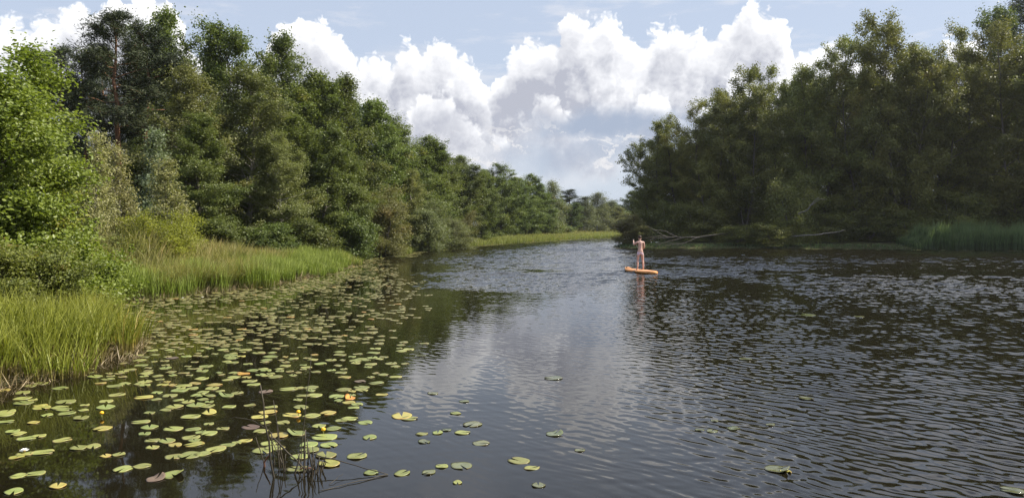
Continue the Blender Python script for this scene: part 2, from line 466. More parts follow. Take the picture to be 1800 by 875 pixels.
sl_ = nt.vec('MULTIPLY', nt.vec('SUBTRACT', fine, (0.5, 0.5, 0.5)), (1, 1, 0))
sy_ = nt.new('ShaderNodeSeparateXYZ'); nt.put(sy_.inputs[0], pos)
amt = nt.math('MULTIPLY', nt.math('MULTIPLY', wnd, 3.8), nt.smooth(sy_.outputs[1], 12.0, 38.0, 0.25, 1.0))
nrm = nt.vec('NORMALIZE', nt.vec('ADD', nt.new('ShaderNodeNewGeometry').outputs['Normal'], nt.vec('SCALE', sl_, scale=amt)))
rn = nt.noise(pos, 0.4, 3.0, 0.5)
p = principled(nt, nt.mix(rn, rgb(0.006, 0.0048, 0.0025), rgb(0.010, 0.0085, 0.004)), 0.025, 0.5, 1.333)
nt.l.new(nrm, p.inputs['Normal'])
nt.l.new(p.outputs[0], out.inputs[0])
V = np.stack([WX, WY, HZ], -1).reshape(-1, 3)
F = np.stack([i, i + nc_, i + nc_ + 1, i + 1], -1)
# the sheet goes on, flat, behind and beside
n0 = len(V)
V = np.vstack([V, [(-170, -45, -0.03), (170, -45, -0.03), (170, 330, -0.03), (-170, 330, -0.03)]])
F = np.vstack([F, [(n0, n0 + 1, n0 + 2, n0 + 3)]])
water = link('water', mesh_np('water', V, F, m, True))
tag(water, kind='structure')
a_ = water.data.attributes.new('wind', 'FLOAT', 'POINT')
a_.data.foreach_set('value', np.concatenate([slope.ravel(), [0.08] * 4]).astype(np.float32))
# ------------------------------------------------------------------ plants: how a tree grows
def leaves_mesh(name, C, size, aspect, up, rng, mat, clump, out_dir=None, outw=0.4, upw=0.6, rnd=0.8, fold=False):
    """one small pointed blade per centre; normals lean up and outward"""
    n = len(C)
    N = rng.normal(0, rnd, (n, 3)); N[:, 2] += upw
    if out_dir is not None: N += outw * out_dir
    N /= np.linalg.norm(N, axis=1)[:, None] + 1e-9
    T = np.cross(N, rng.normal(0, 1, (n, 3))); T /= np.linalg.norm(T, axis=1)[:, None] + 1e-9
    B = np.cross(N, T)
    s = size * rng.uniform(0.65, 1.3, n)[:, None]
    a = s * T * 0.5; b = s * B * 0.5 * aspect
    if fold:
        V = np.stack([C - a, C - 0.35 * a - b + 0.12 * s * N, C + 0.45 * a - 0.8 * b + 0.1 * s * N, C + a - 0.12 * s * N, C + 0.45 * a + 0.8 * b + 0.1 * s * N, C - 0.35 * a + b + 0.12 * s * N], 1)
        k = np.arange(n)[:, None] * 6
        F = np.stack([k + [[0, 1, 2, 3]], k + [[0, 3, 4, 5]]], 1).reshape(-1, 4)
        r = np.repeat(rng.random(n), 2); cl = np.repeat(clump, 2)
    else:
        V = np.stack([C - a, C - b + 0.1 * a, C + a, C + b + 0.1 * a], 1)
        F = np.arange(n * 4).reshape(-1, 4)
        r = rng.random(n); cl = clump
    return mesh_np(name, V.reshape(-1, 3), F, mat, False, {'rnd': r, 'clump': cl})

def prof_oval(s):   # alder: broad below the middle, pointed top
    return np.clip(1 - s ** 2.0, 0, 1) ** 0.6 * (0.62 + 0.38 * np.clip(s * 4, 0, 1))
def prof_round(s):
    return np.sqrt(np.clip(1 - (np.clip(s, 0, 1) * 1.75 - 0.75) ** 2, 0.03, 1))
def prof_dome(s):   # bushes: widest near the ground
    return np.sqrt(np.clip(1 - s ** 2.2, 0.02, 1)) * (0.8 + 0.2 * np.clip(s * 5, 0, 1))
def prof_slope(s):
    return np.clip(1 - s ** 1.5, 0.02, 1) ** 0.8
def prof_cone(s):
    return np.clip(1 - s, 0.03, 1) ** 0.85
def prof_pine(s):
    return np.clip(np.sin(np.clip(0.12 + 0.88 * s, 0, 1) * pi) ** 0.6, 0.2, 1) * (1 - 0.35 * s)

def grow(seed, H, R, cb=0.12, limbs=60, prof=prof_oval, leaf=0.17, aspect=0.62, n=36000, sig=0.34, tr=0.16, rise=(0.05, 0.9), droop=0.0,
         lmat=None, bmat=None, name='tree', stems=1, twigs=6, fold=False, lean=0.0, gap=0.0, upw=0.55, rough=0.32, twig_len=0.38, trunk_top=0.96, needle=False):
    """returns (wood mesh, crown mesh): trunk with limbs, and a crown of leaf sprays hung on the twigs"""
    rng = np.random.default_rng(seed)
    wood = MB(); segs = []; limb_w = {}                     # segs: start, end, weight, tint
    for st in range(stems):
        sa = st * 2 * pi / max(stems, 1) + rng.uniform(0, 1)
        spread = (0.0 if stems == 1 else R * 0.42)
        m = 12
        tt = np.linspace(0, trunk_top, m)
        wob = np.cumsum(rng.normal(0, 0.012 * H, (m, 2)), 0) * 0.5
        wob -= wob[0]
        P = np.zeros((m, 3)); P[:, 2] = tt * H * (1.0 if st == 0 else rng.uniform(0.72, 0.97))
        P[:, 0] = wob[:, 0] + lean * H * tt ** 1.5 + spread * cos(sa) * tt ** 0.8
        P[:, 1] = wob[:, 1] + spread * sin(sa) * tt ** 0.8
        hs = P[-1, 2] / trunk_top
        rad = tr * (0.6 if stems > 1 else 1) * (1 - tt / 1.02) ** 0.85 + 0.012
        rad[0] *= 1.35
        P[0, 2] = -0.5
        wood.tube(P, rad, 7)
        nl = max(4, int(limbs / stems))
        hts = cb + (1 - cb) * (np.arange(nl) + rng.uniform(0, 1, nl)) / nl * 0.97
        for i, t in enumerate(hts):
            s = (t - cb) / (1 - cb)
            az_ = i * 2.39996 + rng.normal(0, 0.45)
            L = R * float(prof(np.float64(s))) * rng.uniform(1 - rough, 1 + rough * 0.55) / (1.0 if stems == 1 else 1.45)
            if rng.random() < gap: L *= 0.55
            L = max(L, 0.35)
            el_ = rise[0] + (rise[1] - rise[0]) * s + rng.normal(0, 0.16)
            z0 = t * hs
            if z0 > trunk_top * hs: z0 = trunk_top * hs * 0.99
            k = np.clip(np.interp(z0, P[:, 2], np.arange(m)), 0, m - 1.001); k0 = int(k)
            p0 = P[k0] + (P[k0 + 1] - P[k0]) * (k - k0)
            u = np.linspace(0, 1, 5)
            d = np.array([cos(az_) * cos(el_), sin(az_) * cos(el_), sin(el_)])
            B = p0 + u[:, None] * L * d
            B[:, 2] += -droop * L * u ** 2 + 0.10 * L * u * (1 - droop)
            B[1:] += rng.normal(0, 0.035 * L, (4, 3))
            r0 = np.interp(z0, P[:, 2], rad) * 0.55
            wood.tube(B, np.linspace(min(r0, 0.02 + 0.02 * L), 0.008, 5), 5, cap=False)
            tint = rng.random(); lw = rng.uniform(0.6, 1.35)
            nt_ = max(2, int(twigs * (0.55 + 0.6 * L / R)))
            segs.append((B[2], B[4], L * 0.5 * lw, tint))
            for q in range(nt_):
                f = 0.25 + 0.75 * (q + rng.random()) / nt_
                k = f * 4; k0 = min(int(k), 3)
                a0_ = B[k0] + (B[k0 + 1] - B[k0]) * (k - k0)
                dd = d * 0.65 + rng.normal(0, 0.55, 3); dd[2] = dd[2] * 0.7 + 0.10 - droop * 0.9
                dd /= np.linalg.norm(dd)
                l2 = (twig_len * L * (1.15 - 0.6 * f) + 0.30) * rng.uniform(0.6, 1.25)
                e_ = a0_ + dd * l2
                if needle or rng.random() < 0.5:
                    wood.tube(np.stack([a0_, (a0_ + e_) / 2 + rng.normal(0, 0.03, 3), e_]), [0.012, 0.008, 0.004], 3, cap=False)
                segs.append((a0_, e_, l2 * lw, 0.6 * tint + 0.4 * rng.random()))
    S0 = np.array([s_[0] for s_ in segs]); S1 = np.array([s_[1] for s_ in segs]); Wt = np.array([s_[2] for s_ in segs]); Ti = np.array([s_[3] for s_ in segs])
    Wt = Wt * rng.uniform(0.55, 1.4, len(Wt))
    idx = rng.choice(len(segs), n, p=Wt / Wt.sum())
    f = rng.beta(1.7, 1.0, n)[:, None]
    C = S0[idx] + (S1[idx] - S0[idx]) * f
    sg = sig * (0.55 + 0.6 * rng.random(len(segs)))[idx][:, None]
    C = C + rng.normal(0, 1, (n, 3)) * sg * np.array([1, 1, 0.85])
    if droop > 0.3:
        C[:, 2] -= np.abs(rng.normal(0, 1, n)) * sig * 1.3
    C[:, 2] = np.maximum(C[:, 2], 0.05)
    cen = np.array([C[:, 0].mean(), C[:, 1].mean(), H * 0.5])
    od = C - cen; od /= np.linalg.norm(od, axis=1)[:, None] + 1e-6
    crown = leaves_mesh(name + '_crown', C, leaf, aspect, None, rng, lmat, Ti[idx], od, 0.45, upw, 0.75, fold)
    rad_ = np.hypot(C[:, 0] - C[:, 0].mean(), C[:, 1] - C[:, 1].mean())
    return wood.mesh(name + '_wood', bmat), crown, float(np.percentile(C[:, 2], 99.8)), float(np.percentile(rad_, 93))

# ------------------------------------------------------------------ barks and leaves
ALDER_BARK = simple_mat('alder_bark', (0.10, 0.088, 0.075), 0.4, 9.0, 0.85, 0.2, (1, 1, 0.25))
PALE_BARK = simple_mat('pale_grey_bark', (0.24, 0.22, 0.19), 0.35, 7.0, 0.8, 0.2, (1, 1, 0.3))
BIRCH_BARK = simple_mat('birch_bark', (0.42, 0.41, 0.38), 0.5, 5.0, 0.7, 0.3, (0.6, 0.6, 2.2))
PINE_BARK = simple_mat('pine_bark', (0.20, 0.105, 0.06), 0.45, 6.0, 0.85, 0.2, (1, 1, 0.3))
L_ALDER = leaf_mat('alder_leaves', (0.052, 0.078, 0.020), (0.150, 0.175, 0.045), (0.19, 0.165, 0.05), 0.06)
L_OLIVE = leaf_mat('olive_leaves', (0.095, 0.108, 0.034), (0.200, 0.200, 0.068), (0.22, 0.18, 0.06), 0.08)
L_RIGHT = leaf_mat('shade_alder_leaves', (0.058, 0.074, 0.020), (0.225, 0.222, 0.060), (0.18, 0.155, 0.045), 0.10, trans=0.28)
L_PINE = leaf_mat('pine_needles', (0.022, 0.032, 0.013), (0.062, 0.074, 0.030), None, 0, 0.6, 0.3, 0.08)
L_BIRCH = leaf_mat('birch_leaves', (0.085, 0.105, 0.045), (0.170, 0.180, 0.085), (0.20, 0.17, 0.07), 0.06)
L_NEAR = leaf_mat('bright_alder_leaves', (0.088, 0.118, 0.016), (0.220, 0.248, 0.042), (0.25, 0.23, 0.05), 0.06, 0.42, 0.4, 0.34, 1.6)
L_WILLOW = leaf_mat('willow_leaves', (0.100, 0.098, 0.036), (0.185, 0.165, 0.066), (0.21, 0.15, 0.055), 0.14)
L_YELLOW = leaf_mat('yellow_willow_leaves', (0.150, 0.170, 0.016), (0.290, 0.295, 0.036), None, 0, trans=0.35)
L_SILVER = leaf_mat('silver_willow_leaves', (0.100, 0.122, 0.048), (0.220, 0.235, 0.105))
L_LOWBUSH = leaf_mat('low_bush_leaves', (0.070, 0.090, 0.018), (0.185, 0.200, 0.042), (0.22, 0.17, 0.05), 0.08)
L_SAPLING = leaf_mat('sapling_leaves', (0.150, 0.150, 0.055), (0.270, 0.255, 0.110))
L_TEAL = leaf_mat('aspen_leaves', (0.085, 0.110, 0.056), (0.200, 0.220, 0.125))

KINDS = {}
def kind(key, count, **kw):
    KINDS[key] = ([grow(1000 * (len(KINDS) + 1) + i, name=key, **kw) for i in range(count)],)
kind('alderpair', 3, H=16, R=4.0, cb=0.03, limbs=84, stems=2, prof=prof_round, leaf=0.165, n=62000, sig=0.26, twigs=10, lmat=L_ALDER, bmat=ALDER_BARK, rise=(0.2, 1.1), gap=0.15)
kind('alder', 4, H=16, R=3.7, cb=0.04, limbs=74, prof=prof_oval, leaf=0.165, n=62000, sig=0.25, twigs=11, lmat=L_ALDER, bmat=ALDER_BARK, rise=(0.3, 1.1), gap=0.12)
kind('olive', 2, H=16, R=4.0, cb=0.05, limbs=74, prof=prof_oval, leaf=0.16, n=52000, sig=0.26, twigs=11, lmat=L_OLIVE, bmat=PALE_BARK, rise=(0.15, 1.0), gap=0.15)
kind('tall', 2, H=17, R=3.0, cb=0.30, limbs=46, prof=prof_round, leaf=0.19, n=26000, sig=0.32, lmat=L_ALDER, bmat=ALDER_BARK, rise=(0.3, 1.1), gap=0.2, rough=0.45)
kind('pine', 3, H=17, R=2.7, cb=0.50, limbs=30, prof=prof_pine, leaf=0.26, aspect=0.16, n=24000, sig=0.24, lmat=L_PINE, bmat=PINE_BARK, rise=(-0.05, 0.7), gap=0.2, tr=0.19, twigs=7, upw=0.3, rough=0.45, needle=True)
kind('birch', 2, H=13, R=2.6, cb=0.10, limbs=48, prof=prof_oval, leaf=0.20, aspect=0.5, n=20000, sig=0.40, lmat=L_BIRCH, bmat=BIRCH_BARK, droop=0.45, rise=(0.3, 1.0))
kind('right', 4, H=22, R=6.2, cb=0.06, limbs=96, stems=3, prof=prof_round, leaf=0.20, n=80000, sig=0.30, lmat=L_RIGHT, bmat=ALDER_BARK, rise=(0.0, 1.1), gap=0.22, rough=0.42, tr=0.24, twigs=13)
kind('near', 1, H=7.2, R=3.3, cb=0.0, limbs=130, prof=prof_slope, leaf=0.078, aspect=0.74, n=125000, sig=0.20, lmat=L_NEAR, bmat=ALDER_BARK, stems=4, rise=(0.05, 1.0), tr=0.09, fold=True, twigs=8, twig_len=0.42)
kind('sapling', 2, H=5.2, R=1.15, cb=0.05, limbs=44, prof=prof_cone, leaf=0.10, aspect=0.6, n=11000, sig=0.16, lmat=L_SAPLING, bmat=PALE_BARK, rise=(0.25, 1.0), tr=0.045)
kind('aspen', 1, H=6.5, R=1.6, cb=0.05, limbs=46, prof=prof_cone, leaf=0.13, n=12000, sig=0.2, lmat=L_TEAL, bmat=PALE_BARK, rise=(0.2, 1.0), tr=0.06)
kind('willow', 2, H=5.0, R=2.2, cb=0.0, limbs=70, prof=prof_dome, leaf=0.14, aspect=0.32, n=30000, sig=0.22, lmat=L_WILLOW, bmat=ALDER_BARK, stems=4, rise=(0.1, 1.1), tr=0.06)
kind('silver', 2, H=5.0, R=2.4, cb=0.0, limbs=70, prof=prof_dome, leaf=0.17, aspect=0.3, n=24000, sig=0.26, lmat=L_SILVER, bmat=ALDER_BARK, stems=3, rise=(0.0, 1.0), droop=0.3, tr=0.07)
kind('yellow', 1, H=2.6, R=1.7, cb=0.0, limbs=60, prof=prof_dome, leaf=0.09, aspect=0.35, n=22000, sig=0.16, lmat=L_YELLOW, bmat=ALDER_BARK, stems=5, rise=(0.2, 1.1), tr=0.03)
kind('shrub', 3, H=3.6, R=2.4, cb=0.0, limbs=64, prof=prof_dome, leaf=0.16, aspect=0.6, n=20000, sig=0.26, lmat=L_ALDER, bmat=ALDER_BARK, stems=4, rise=(0.0, 1.0), tr=0.05)
kind('drape', 3, H=5.0, R=3.2, cb=0.0, limbs=64, prof=prof_dome, leaf=0.18, aspect=0.55, n=20000, sig=0.34, lmat=L_RIGHT, bmat=PALE_BARK, stems=4, rise=(-0.1, 0.9), droop=0.25, tr=0.07)
kind('olivebush', 1, H=2.6, R=1.5, cb=0.0, limbs=60, prof=prof_dome, leaf=0.085, aspect=0.6, n=24000, sig=0.15, lmat=L_LOWBUSH, bmat=ALDER_BARK, stems=4, rise=(0.0, 1.0), tr=0.03, fold=True)
_used = {}
def plant(key, name, px, top, d, half, label, cat='tree', group=None, base_z=None, var=None, rz=None, dy=0.0):
    """puts one plant d metres away; its top and its half width are given as in the photograph"""
    meshes = KINDS[key][0]
    x, y = at(px, d), d
    z = float(gz(np.array([x]), np.array([y]))[0]) if base_z is None else base_z
    Ht = high(top, d) - z
    k = _used.get(key, 0); _used[key] = k + 1
    wood, crown, H0, R0 = meshes[(k if var is None else var) % len(meshes)]
    sz = Ht / H0; sr = half / FPX * d / R0
    o = empty(name, (x, y, z), (k * 2.1 + 0.4) if rz is None else rz)
    o.scale = (sr, sr, sz)
    tag(o, label, cat, group)
    link('trunk', wood, o); link('crown', crown, o)
    return o
# ------------------------------------------------------------------ left bank, front to back
plant('near', 'alder_bush', -34, 84, 19.5, 196, 'big bright green alder bush filling the left edge behind the tall sedge', 'bush')
plant('near', 'alder_bush', -150, 60, 19, 150, 'bright green alder bush cut by the left edge of the photo', 'bush', rz=2.2)
plant('olivebush', 'low_bush', 60, 432, 15.8, 78, 'low olive bush at the foot of the bright alder bush, above the sedge', 'bush')
plant('olivebush', 'low_bush', -40, 420, 14.5, 90, 'dull green low bush at the left edge just above the sedge', 'bush', rz=1.4)
plant('sapling', 'birch_sapling', 168, 232, 30, 38, 'slim pale sapling leaning out beside the bright alder bush', 'tree')
plant('sapling', 'birch_sapling', 212, 252, 33, 42, 'slim olive sapling right behind the yellow green bush, taller of the pair there', 'tree')
plant('aspen', 'aspen', 282, 228, 42, 50, 'blue green young aspen standing before the dark left wood', 'tree')
plant('sapling', 'birch_sapling', 296, 280, 36, 44, 'pale yellowish sapling in front of the blue green aspen', 'tree')
plant('yellow', 'willow_bush', 286, 370, 31, 62, 'yellow green willow bush at the top of the grassy slope', 'bush')
plant('shrub', 'shrub', 222, 396, 33, 46, 'dark shrub between the bright alder bush and the yellow green willow', 'bush')
plant('olivebush', 'low_bush', 200, 416, 29, 46, 'brownish low bush just behind the upright green sedge bed', 'bush')
# wood edge
plant('pine', 'pine_tree', 116, 84, 47, 52, 'small pine rising just behind the bright alder bush', 'pine')
plant('pine', 'pine_tree', 74, 92, 52, 34, 'pine whose tip barely clears the bright alder bush', 'pine')
plant('pine', 'pine_tree', 150, 90, 52, 50, 'middle pine with a bare reddish trunk between the small pine and the tallest', 'pine')
plant('pine', 'pine_tree', 214, 24, 49, 84, 'tallest dark pine on the left bank, flat crown over a bare trunk', 'pine')
plant('pine', 'pine_tree', 258, 46, 53, 66, 'dark pine close behind the tallest pine', 'pine')
plant('pine', 'pine_tree', 184, 80, 60, 42, 'thin pine half hidden behind the tallest pine', 'pine')
plant('tall', 'alder_tree', 306, 16, 55, 56, 'tall brownish crown next to the tallest pine, highest tip on the left', 'tree')
plant('olive', 'alder_tree', 330, 120, 47, 75, 'full olive crown below the tall brownish crown', 'tree')
plant('tall', 'alder_tree', 412, 42, 57, 58, 'dark round topped alder, first of the two standing above the olive crown', 'tree')
plant('tall', 'alder_tree', 484, 60, 60, 54, 'dark alder with a lopsided top, second of the two above the olive crown', 'tree')
plant('olive', 'alder_tree', 436, 118, 50, 82, 'broad olive alder at the centre of the left wood edge', 'tree')
plant('alder', 'alder_tree', 352, 200, 44, 66, 'dark alder at the back of the grassy slope, left of the broad olive alder', 'tree')
plant('alderpair', 'alder_tree', 528, 122, 58, 72, 'deep green alder right of the broad olive alder', 'tree')
plant('alder', 'alder_tree', 600, 140, 63, 66, 'deep green alder whose pointed tip breaks the slope of the treetops', 'tree')
plant('alderpair', 'alder_tree', 560, 205, 54, 62, 'lower alder in front of the pointed tip alder', 'tree')
plant('olive', 'alder_tree', 495, 235, 49, 60, 'olive young alder low at the wood edge over the reed bed', 'tree')
plant('alder', 'alder_tree', 655, 180, 70, 60, 'alder rising behind the brown willow bush', 'tree')
plant('alderpair', 'alder_tree', 692, 205, 76, 50, 'dark narrow alder just right of the brown willow bush', 'tree')
plant('alder', 'alder_tree', 610, 268, 57, 52, 'low leafy alder over the end of the reed bed', 'tree')
plant('willow', 'willow_bush', 676, 326, 60.5, 46, 'rounded brown willow bush standing in the water edge', 'bush')
plant('shrub', 'shrub', 622, 372, 55, 42, 'green shrub left of the brown willow bush', 'bush')
plant('shrub', 'shrub', 545, 385, 48, 48, 'dark shrub under the deep green alders behind the reed bed', 'bush')
plant('shrub', 'shrub', 470, 392, 44, 46, 'dark shrub at the back of the reed bed below the olive alders', 'bush')
plant('shrub', 'shrub', 392, 384, 43, 50, 'shaded shrub behind the tall grass of the slope', 'bush')
plant('alderpair', 'alder_tree', 738, 238, 83, 52, 'alder of the receding row, first one past the brown willow bush', 'tree')
plant('olive', 'alder_tree', 720, 300, 74, 36, 'light olive alder low behind the first silvery willow', 'tree')
plant('silver', 'willow_bush', 752, 350, 74, 42, 'larger silvery willow hanging over the water edge', 'bush')
plant('silver', 'willow_bush', 792, 378, 82, 34, 'smaller silvery willow next to the larger one', 'bush')
plant('alder', 'alder_tree', 778, 262, 91, 44, 'alder of the receding row behind the smaller silvery willow', 'tree')
plant('alderpair', 'alder_tree', 815, 278, 99, 40, 'alder of the receding row with a ragged dark left side', 'tree')
plant('alder', 'alder_tree', 846, 300, 104, 34, 'low broad alder closing the first dense part of the row', 'tree')
plant('willow', 'willow_bush', 812, 366, 92, 24, 'greenish willow bush at the foot of the receding row', 'bush')
plant('alderpair', 'alder_tree', 880, 290, 119, 38, 'tallest alder of the far row, with a small dark tip', 'tree')
plant('alder', 'alder_tree', 905, 312, 126, 30, 'alder tucked against the tallest of the far row', 'tree')
plant('alderpair', 'alder_tree', 926, 306, 134, 30, 'slim pointed alder of the far row', 'tree')
plant('alder', 'alder_tree', 950, 326, 146, 28, 'rounded alder before the pale birch', 'tree')
plant('birch', 'birch_tree', 974, 318, 158, 26, 'pale birch highest at the far bend', 'birch')
plant('shrub', 'shrub', 968, 382, 150, 22, 'green bush at the foot of the pale birch', 'bush')
plant('pine', 'pine_tree', 1003, 333, 190, 26, 'far dark pine right of the pale birch', 'pine')
plant('alderpair', 'alder_tree', 1000, 352, 184, 24, 'far round tree below the far dark pine', 'tree')
plant('birch', 'birch_tree', 1026, 346, 196, 24, 'far grey green birch on the meadow with forked stems', 'birch')
plant('birch', 'birch_tree', 1050, 338, 205, 26, 'far broad birch beside the forked one', 'birch')
plant('birch', 'birch_tree', 1076, 352, 225, 22, 'far birch with yellowing leaves at the end of the meadow', 'birch')
plant('olive', 'alder_tree', 1086, 364, 214, 24, 'far olive tree over the reedy far shore', 'tree')
plant('alder', 'alder_tree', 1106, 336, 245, 26, 'farthest green tree closing the river view', 'tree')
plant('alderpair', 'alder_tree', 1136, 344, 250, 30, 'far green tree half covered by the right wood', 'tree')
plant('shrub', 'shrub', 1098, 386, 222, 24, 'far bush on the end of the meadow', 'bush')
plant('shrub', 'shrub', 990, 396, 172, 20, 'far low bush at the start of the meadow', 'bush')

# rows behind, seen only as dark between and over the front trees
FILL = [(122, 232, 58), (165, 262, 56), (90, 250, 52), (380, 100, 66), (465, 120, 70), (545, 150, 72), (625, 180, 76), (300, 130, 62), (240, 160, 64), (700, 225, 90), (755, 255, 100), (800, 275, 108), (860, 300, 128), (60, 170, 40), (-40, 150, 40), (330, 230, 52), (420, 250, 53), (500, 260, 55), (260, 260, 50)]
for px, top, d in FILL:
    plant('alder', 'alder_tree', px, top, d, 60 * 60 / max(d, 50), 'dark alder standing back in the left wood, mostly covered by the trees in front', 'tree', 'alders deep in the left wood')
FAR = [(930, 345, 200), (965, 352, 240), (1015, 356, 260), (1060, 358, 270), (1095, 356, 280), (1130, 362, 290), (1175, 366, 300)]
for px, top, d in FAR:
    plant('alderpair', 'alder_tree', px, top, d, 30, 'far dark tree in the wooded skyline beyond the meadow', 'tree', 'trees of the far skyline')

# ------------------------------------------------------------------ right wood
R = [('right', 1150, 214, 98, 46, 'leftmost tree of the right wood, leaning out over the fallen trunk'),
     ('right', 1196, 208, 96, 48, 'low green tree second from the river end of the right wood'),
     ('right', 1250, 172, 93, 56, 'dark tree stepping up behind the low green one in the right wood'),
     ('right', 1312, 112, 92, 64, 'dark tree at the shoulder of the right wood'),
     ('right', 1378, 122, 96, 62, 'tree between the dark shoulder and the broad summit of the right wood'),
     ('right', 1440, 78, 92, 66, 'tall tree left of the broad summit of the right wood'),
     ('right', 1510, 40, 90, 76, 'broad summit tree of the right wood'),
     ('right', 1582, 32, 88, 74, 'tree with the highest feathery twigs in the middle of the right wood'),
     ('right', 1650, 58, 90, 66, 'tree with sunlit yellowish top right of the feathery summit'),
     ('right', 1706, 78, 92, 56, 'lower dark tree between the sunlit top and the olive tree at the right edge'),
     ('right', 1790, 44, 85, 84, 'olive tree at the right edge with visible forking limbs'),
     ('right', 1880, 30, 83, 90, 'tree cut by the right edge of the photo')]
for k, px, top, d, half, lab in R:
    plant(k, 'alder_tree', px, top, d, half, lab, 'tree')
plant('pine', 'spruce_tree', 1795, -12, 100, 56, 'dark conifer showing over the olive tree in the top right corner', 'conifer')
plant('tall', 'alder_tree', 1746, 10, 98, 40, 'loose pale top left of the dark conifer in the top right corner', 'tree')
for px, top, d in [(1225, 230, 106), (1290, 170, 106), (1350, 160, 108), (1420, 140, 108), (1490, 100, 106), (1560, 90, 106), (1630, 100, 106), (1720, 120, 106), (1800, 110, 100), (1180, 260, 104)]:
    plant('right', 'alder_tree', px, top, d, 70, 'dark tree deep in the right wood, hardly showing between those in front', 'tree', 'trees deep in the right wood')
D = [(1392, 306, 85.5, 42, 'paler willow pushing out of the dark right wood halfway along'),
     (1230, 360, 90, 46, 'dark drooping bush behind the fallen trunk'),
     (1300, 396, 86, 40, 'dark bush low over the water right of the fallen trunk'),
     (1360, 388, 84, 40, 'brownish low bush at the water under the paler willow'),
     (1450, 372, 88, 50, 'dark drooping bush right of the paler willow'),
     (1530, 368, 89, 56, 'dark bush under the broad summit tree'),
     (1600, 358, 87, 52, 'dark bush at the left end of the reeds'),
     (1680, 335, 86, 56, 'dark bush behind the reeds'),
     (1758, 330, 88, 56, 'dark bush behind the right end of the reeds'),
     (1850, 320, 86, 60, 'bush at the right edge of the photo behind the reeds'),
     (1180, 352, 92, 36, 'small dark bush at the river end of the right wood')]
for px, top, d, half, lab in D:
    plant('drape', 'bank_bush', px, top, d, half, lab, 'bush')
for px, top, d in [(1210, 372, 100), (1265, 366, 98), (1325, 362, 99), (1385, 360, 98), (1440, 356, 99), (1500, 352, 97), (1560, 346, 96), (1620, 340, 95), (1690, 338, 94), (1755, 330, 90), (1820, 320, 88)]:
    plant('drape', 'bank_bush', px, top, d, 58, 'dark bush of the undergrowth deep inside the right wood', 'bush', 'undergrowth deep in the right wood')
for x_, y_ in [(66, 77), (76, 69), (87, 60), (80, 84), (96, 74), (108, 52)]:  # unseen trees beyond the frame, added to cast shade on the right reeds
    plant('right', 'alder_tree', CX + x_ / y_ * FPX, HY - 21 / y_ * FPX, y_, 6.5 / y_ * FPX, 'unseen tree added to the right wood to shade the reeds, standing past the right edge of the photo', 'tree', 'unseen right wood past the right edge of the photo')
plant('willow', 'willow_bush', 1106, 376, 88.5, 26, 'olive bush on the tip of the spit left of the paddler', 'bush')
plant('willow', 'willow_bush', 1128, 396, 87, 20, 'low olive bush on the spit just behind the paddler', 'bush')
# ------------------------------------------------------------------ grass, sedge and reeds
def blade_mat(name, low, mid, tip, dry, dry_amt=0.15, trans=0.3):
    m, nt, out = material(name)
    v = nt.attr('rnd'); hgt = nt.attr('along'); pt = nt.attr('patch')
    c = nt.mix(nt.lin(hgt, 0.0, 0.55), rgb(*low), rgb(*mid))
    c = nt.mix(nt.lin(hgt, 0.5, 1.0), c, rgb(*tip))
    f = nt.math('ADD', nt.math('MULTIPLY', v, 0.6), nt.math('MULTIPLY', pt, 0.4))
    c = nt.mix(nt.lin(f, 1 - dry_amt * 1.6, 1 - dry_amt), c, rgb(*dry))
    hs = nt.new('ShaderNodeHueSaturation'); nt.put(hs.inputs['Value'], nt.lin(v, 0, 1, 0.7, 1.3)); nt.put(hs.inputs['Color'], c)
    c = hs.outputs[0]
    p = principled(nt, c, 0.5, 0.3)
    tr = nt.new('ShaderNodeBsdfTranslucent'); nt.put(tr.inputs['Color'], nt.mix(1.0, c, rgb(1.6, 1.6, 0.8), 'MULTIPLY'))
    mx = nt.new('ShaderNodeMixShader'); mx.inputs[0].default_value = trans
    nt.l.new(p.outputs[0], mx.inputs[1]); nt.l.new(tr.outputs[0], mx.inputs[2]); nt.l.new(mx.outputs[0], out.inputs[0])
    return m
def blades(name, X, Y, Z, hgt, wid, rng, mat, bend=0.35, wind=(0.1, 0.0), patch=None, droop=0.0):
    n = len(X); t = np.array([0.0, 0.3, 0.65, 1.0]); wt = np.array([0.8, 1.0, 0.7, 0.06])
    a = rng.uniform(0, 2 * pi, n)
    bx = (np.cos(a) * bend * rng.random(n) + wind[0]) * hgt; by = (np.sin(a) * bend * rng.random(n) + wind[1]) * hgt
    fa = rng.uniform(0, pi, n); wx, wy = np.cos(fa), np.sin(fa)
    V = np.zeros((n, 4, 2, 3))
    for k in range(4):
        cx = X + bx * t[k] ** 1.8; cy = Y + by * t[k] ** 1.8
        cz = Z + hgt * (t[k] - droop * rng.random(n) * t[k] ** 3)
        for s_ in (0, 1):
            sg = (s_ - 0.5) * wid * wt[k]
            V[:, k, s_, 0] = cx + wx * sg; V[:, k, s_, 1] = cy + wy * sg; V[:, k, s_, 2] = cz
    b = np.arange(n)[:, None] * 8
    F = np.stack([b + [[2 * k, 2 * k + 1, 2 * k + 3, 2 * k + 2]] for k in range(3)], 1).reshape(-1, 4)
    r = np.repeat(rng.random(n), 3); al = np.tile([0.12, 0.5, 0.9], n)
    pt = np.repeat(rng.random(n) if patch is None else patch, 3)
    return mesh_np(name, V.reshape(-1, 3), F, mat, False, {'rnd': r, 'along': al, 'patch': pt})
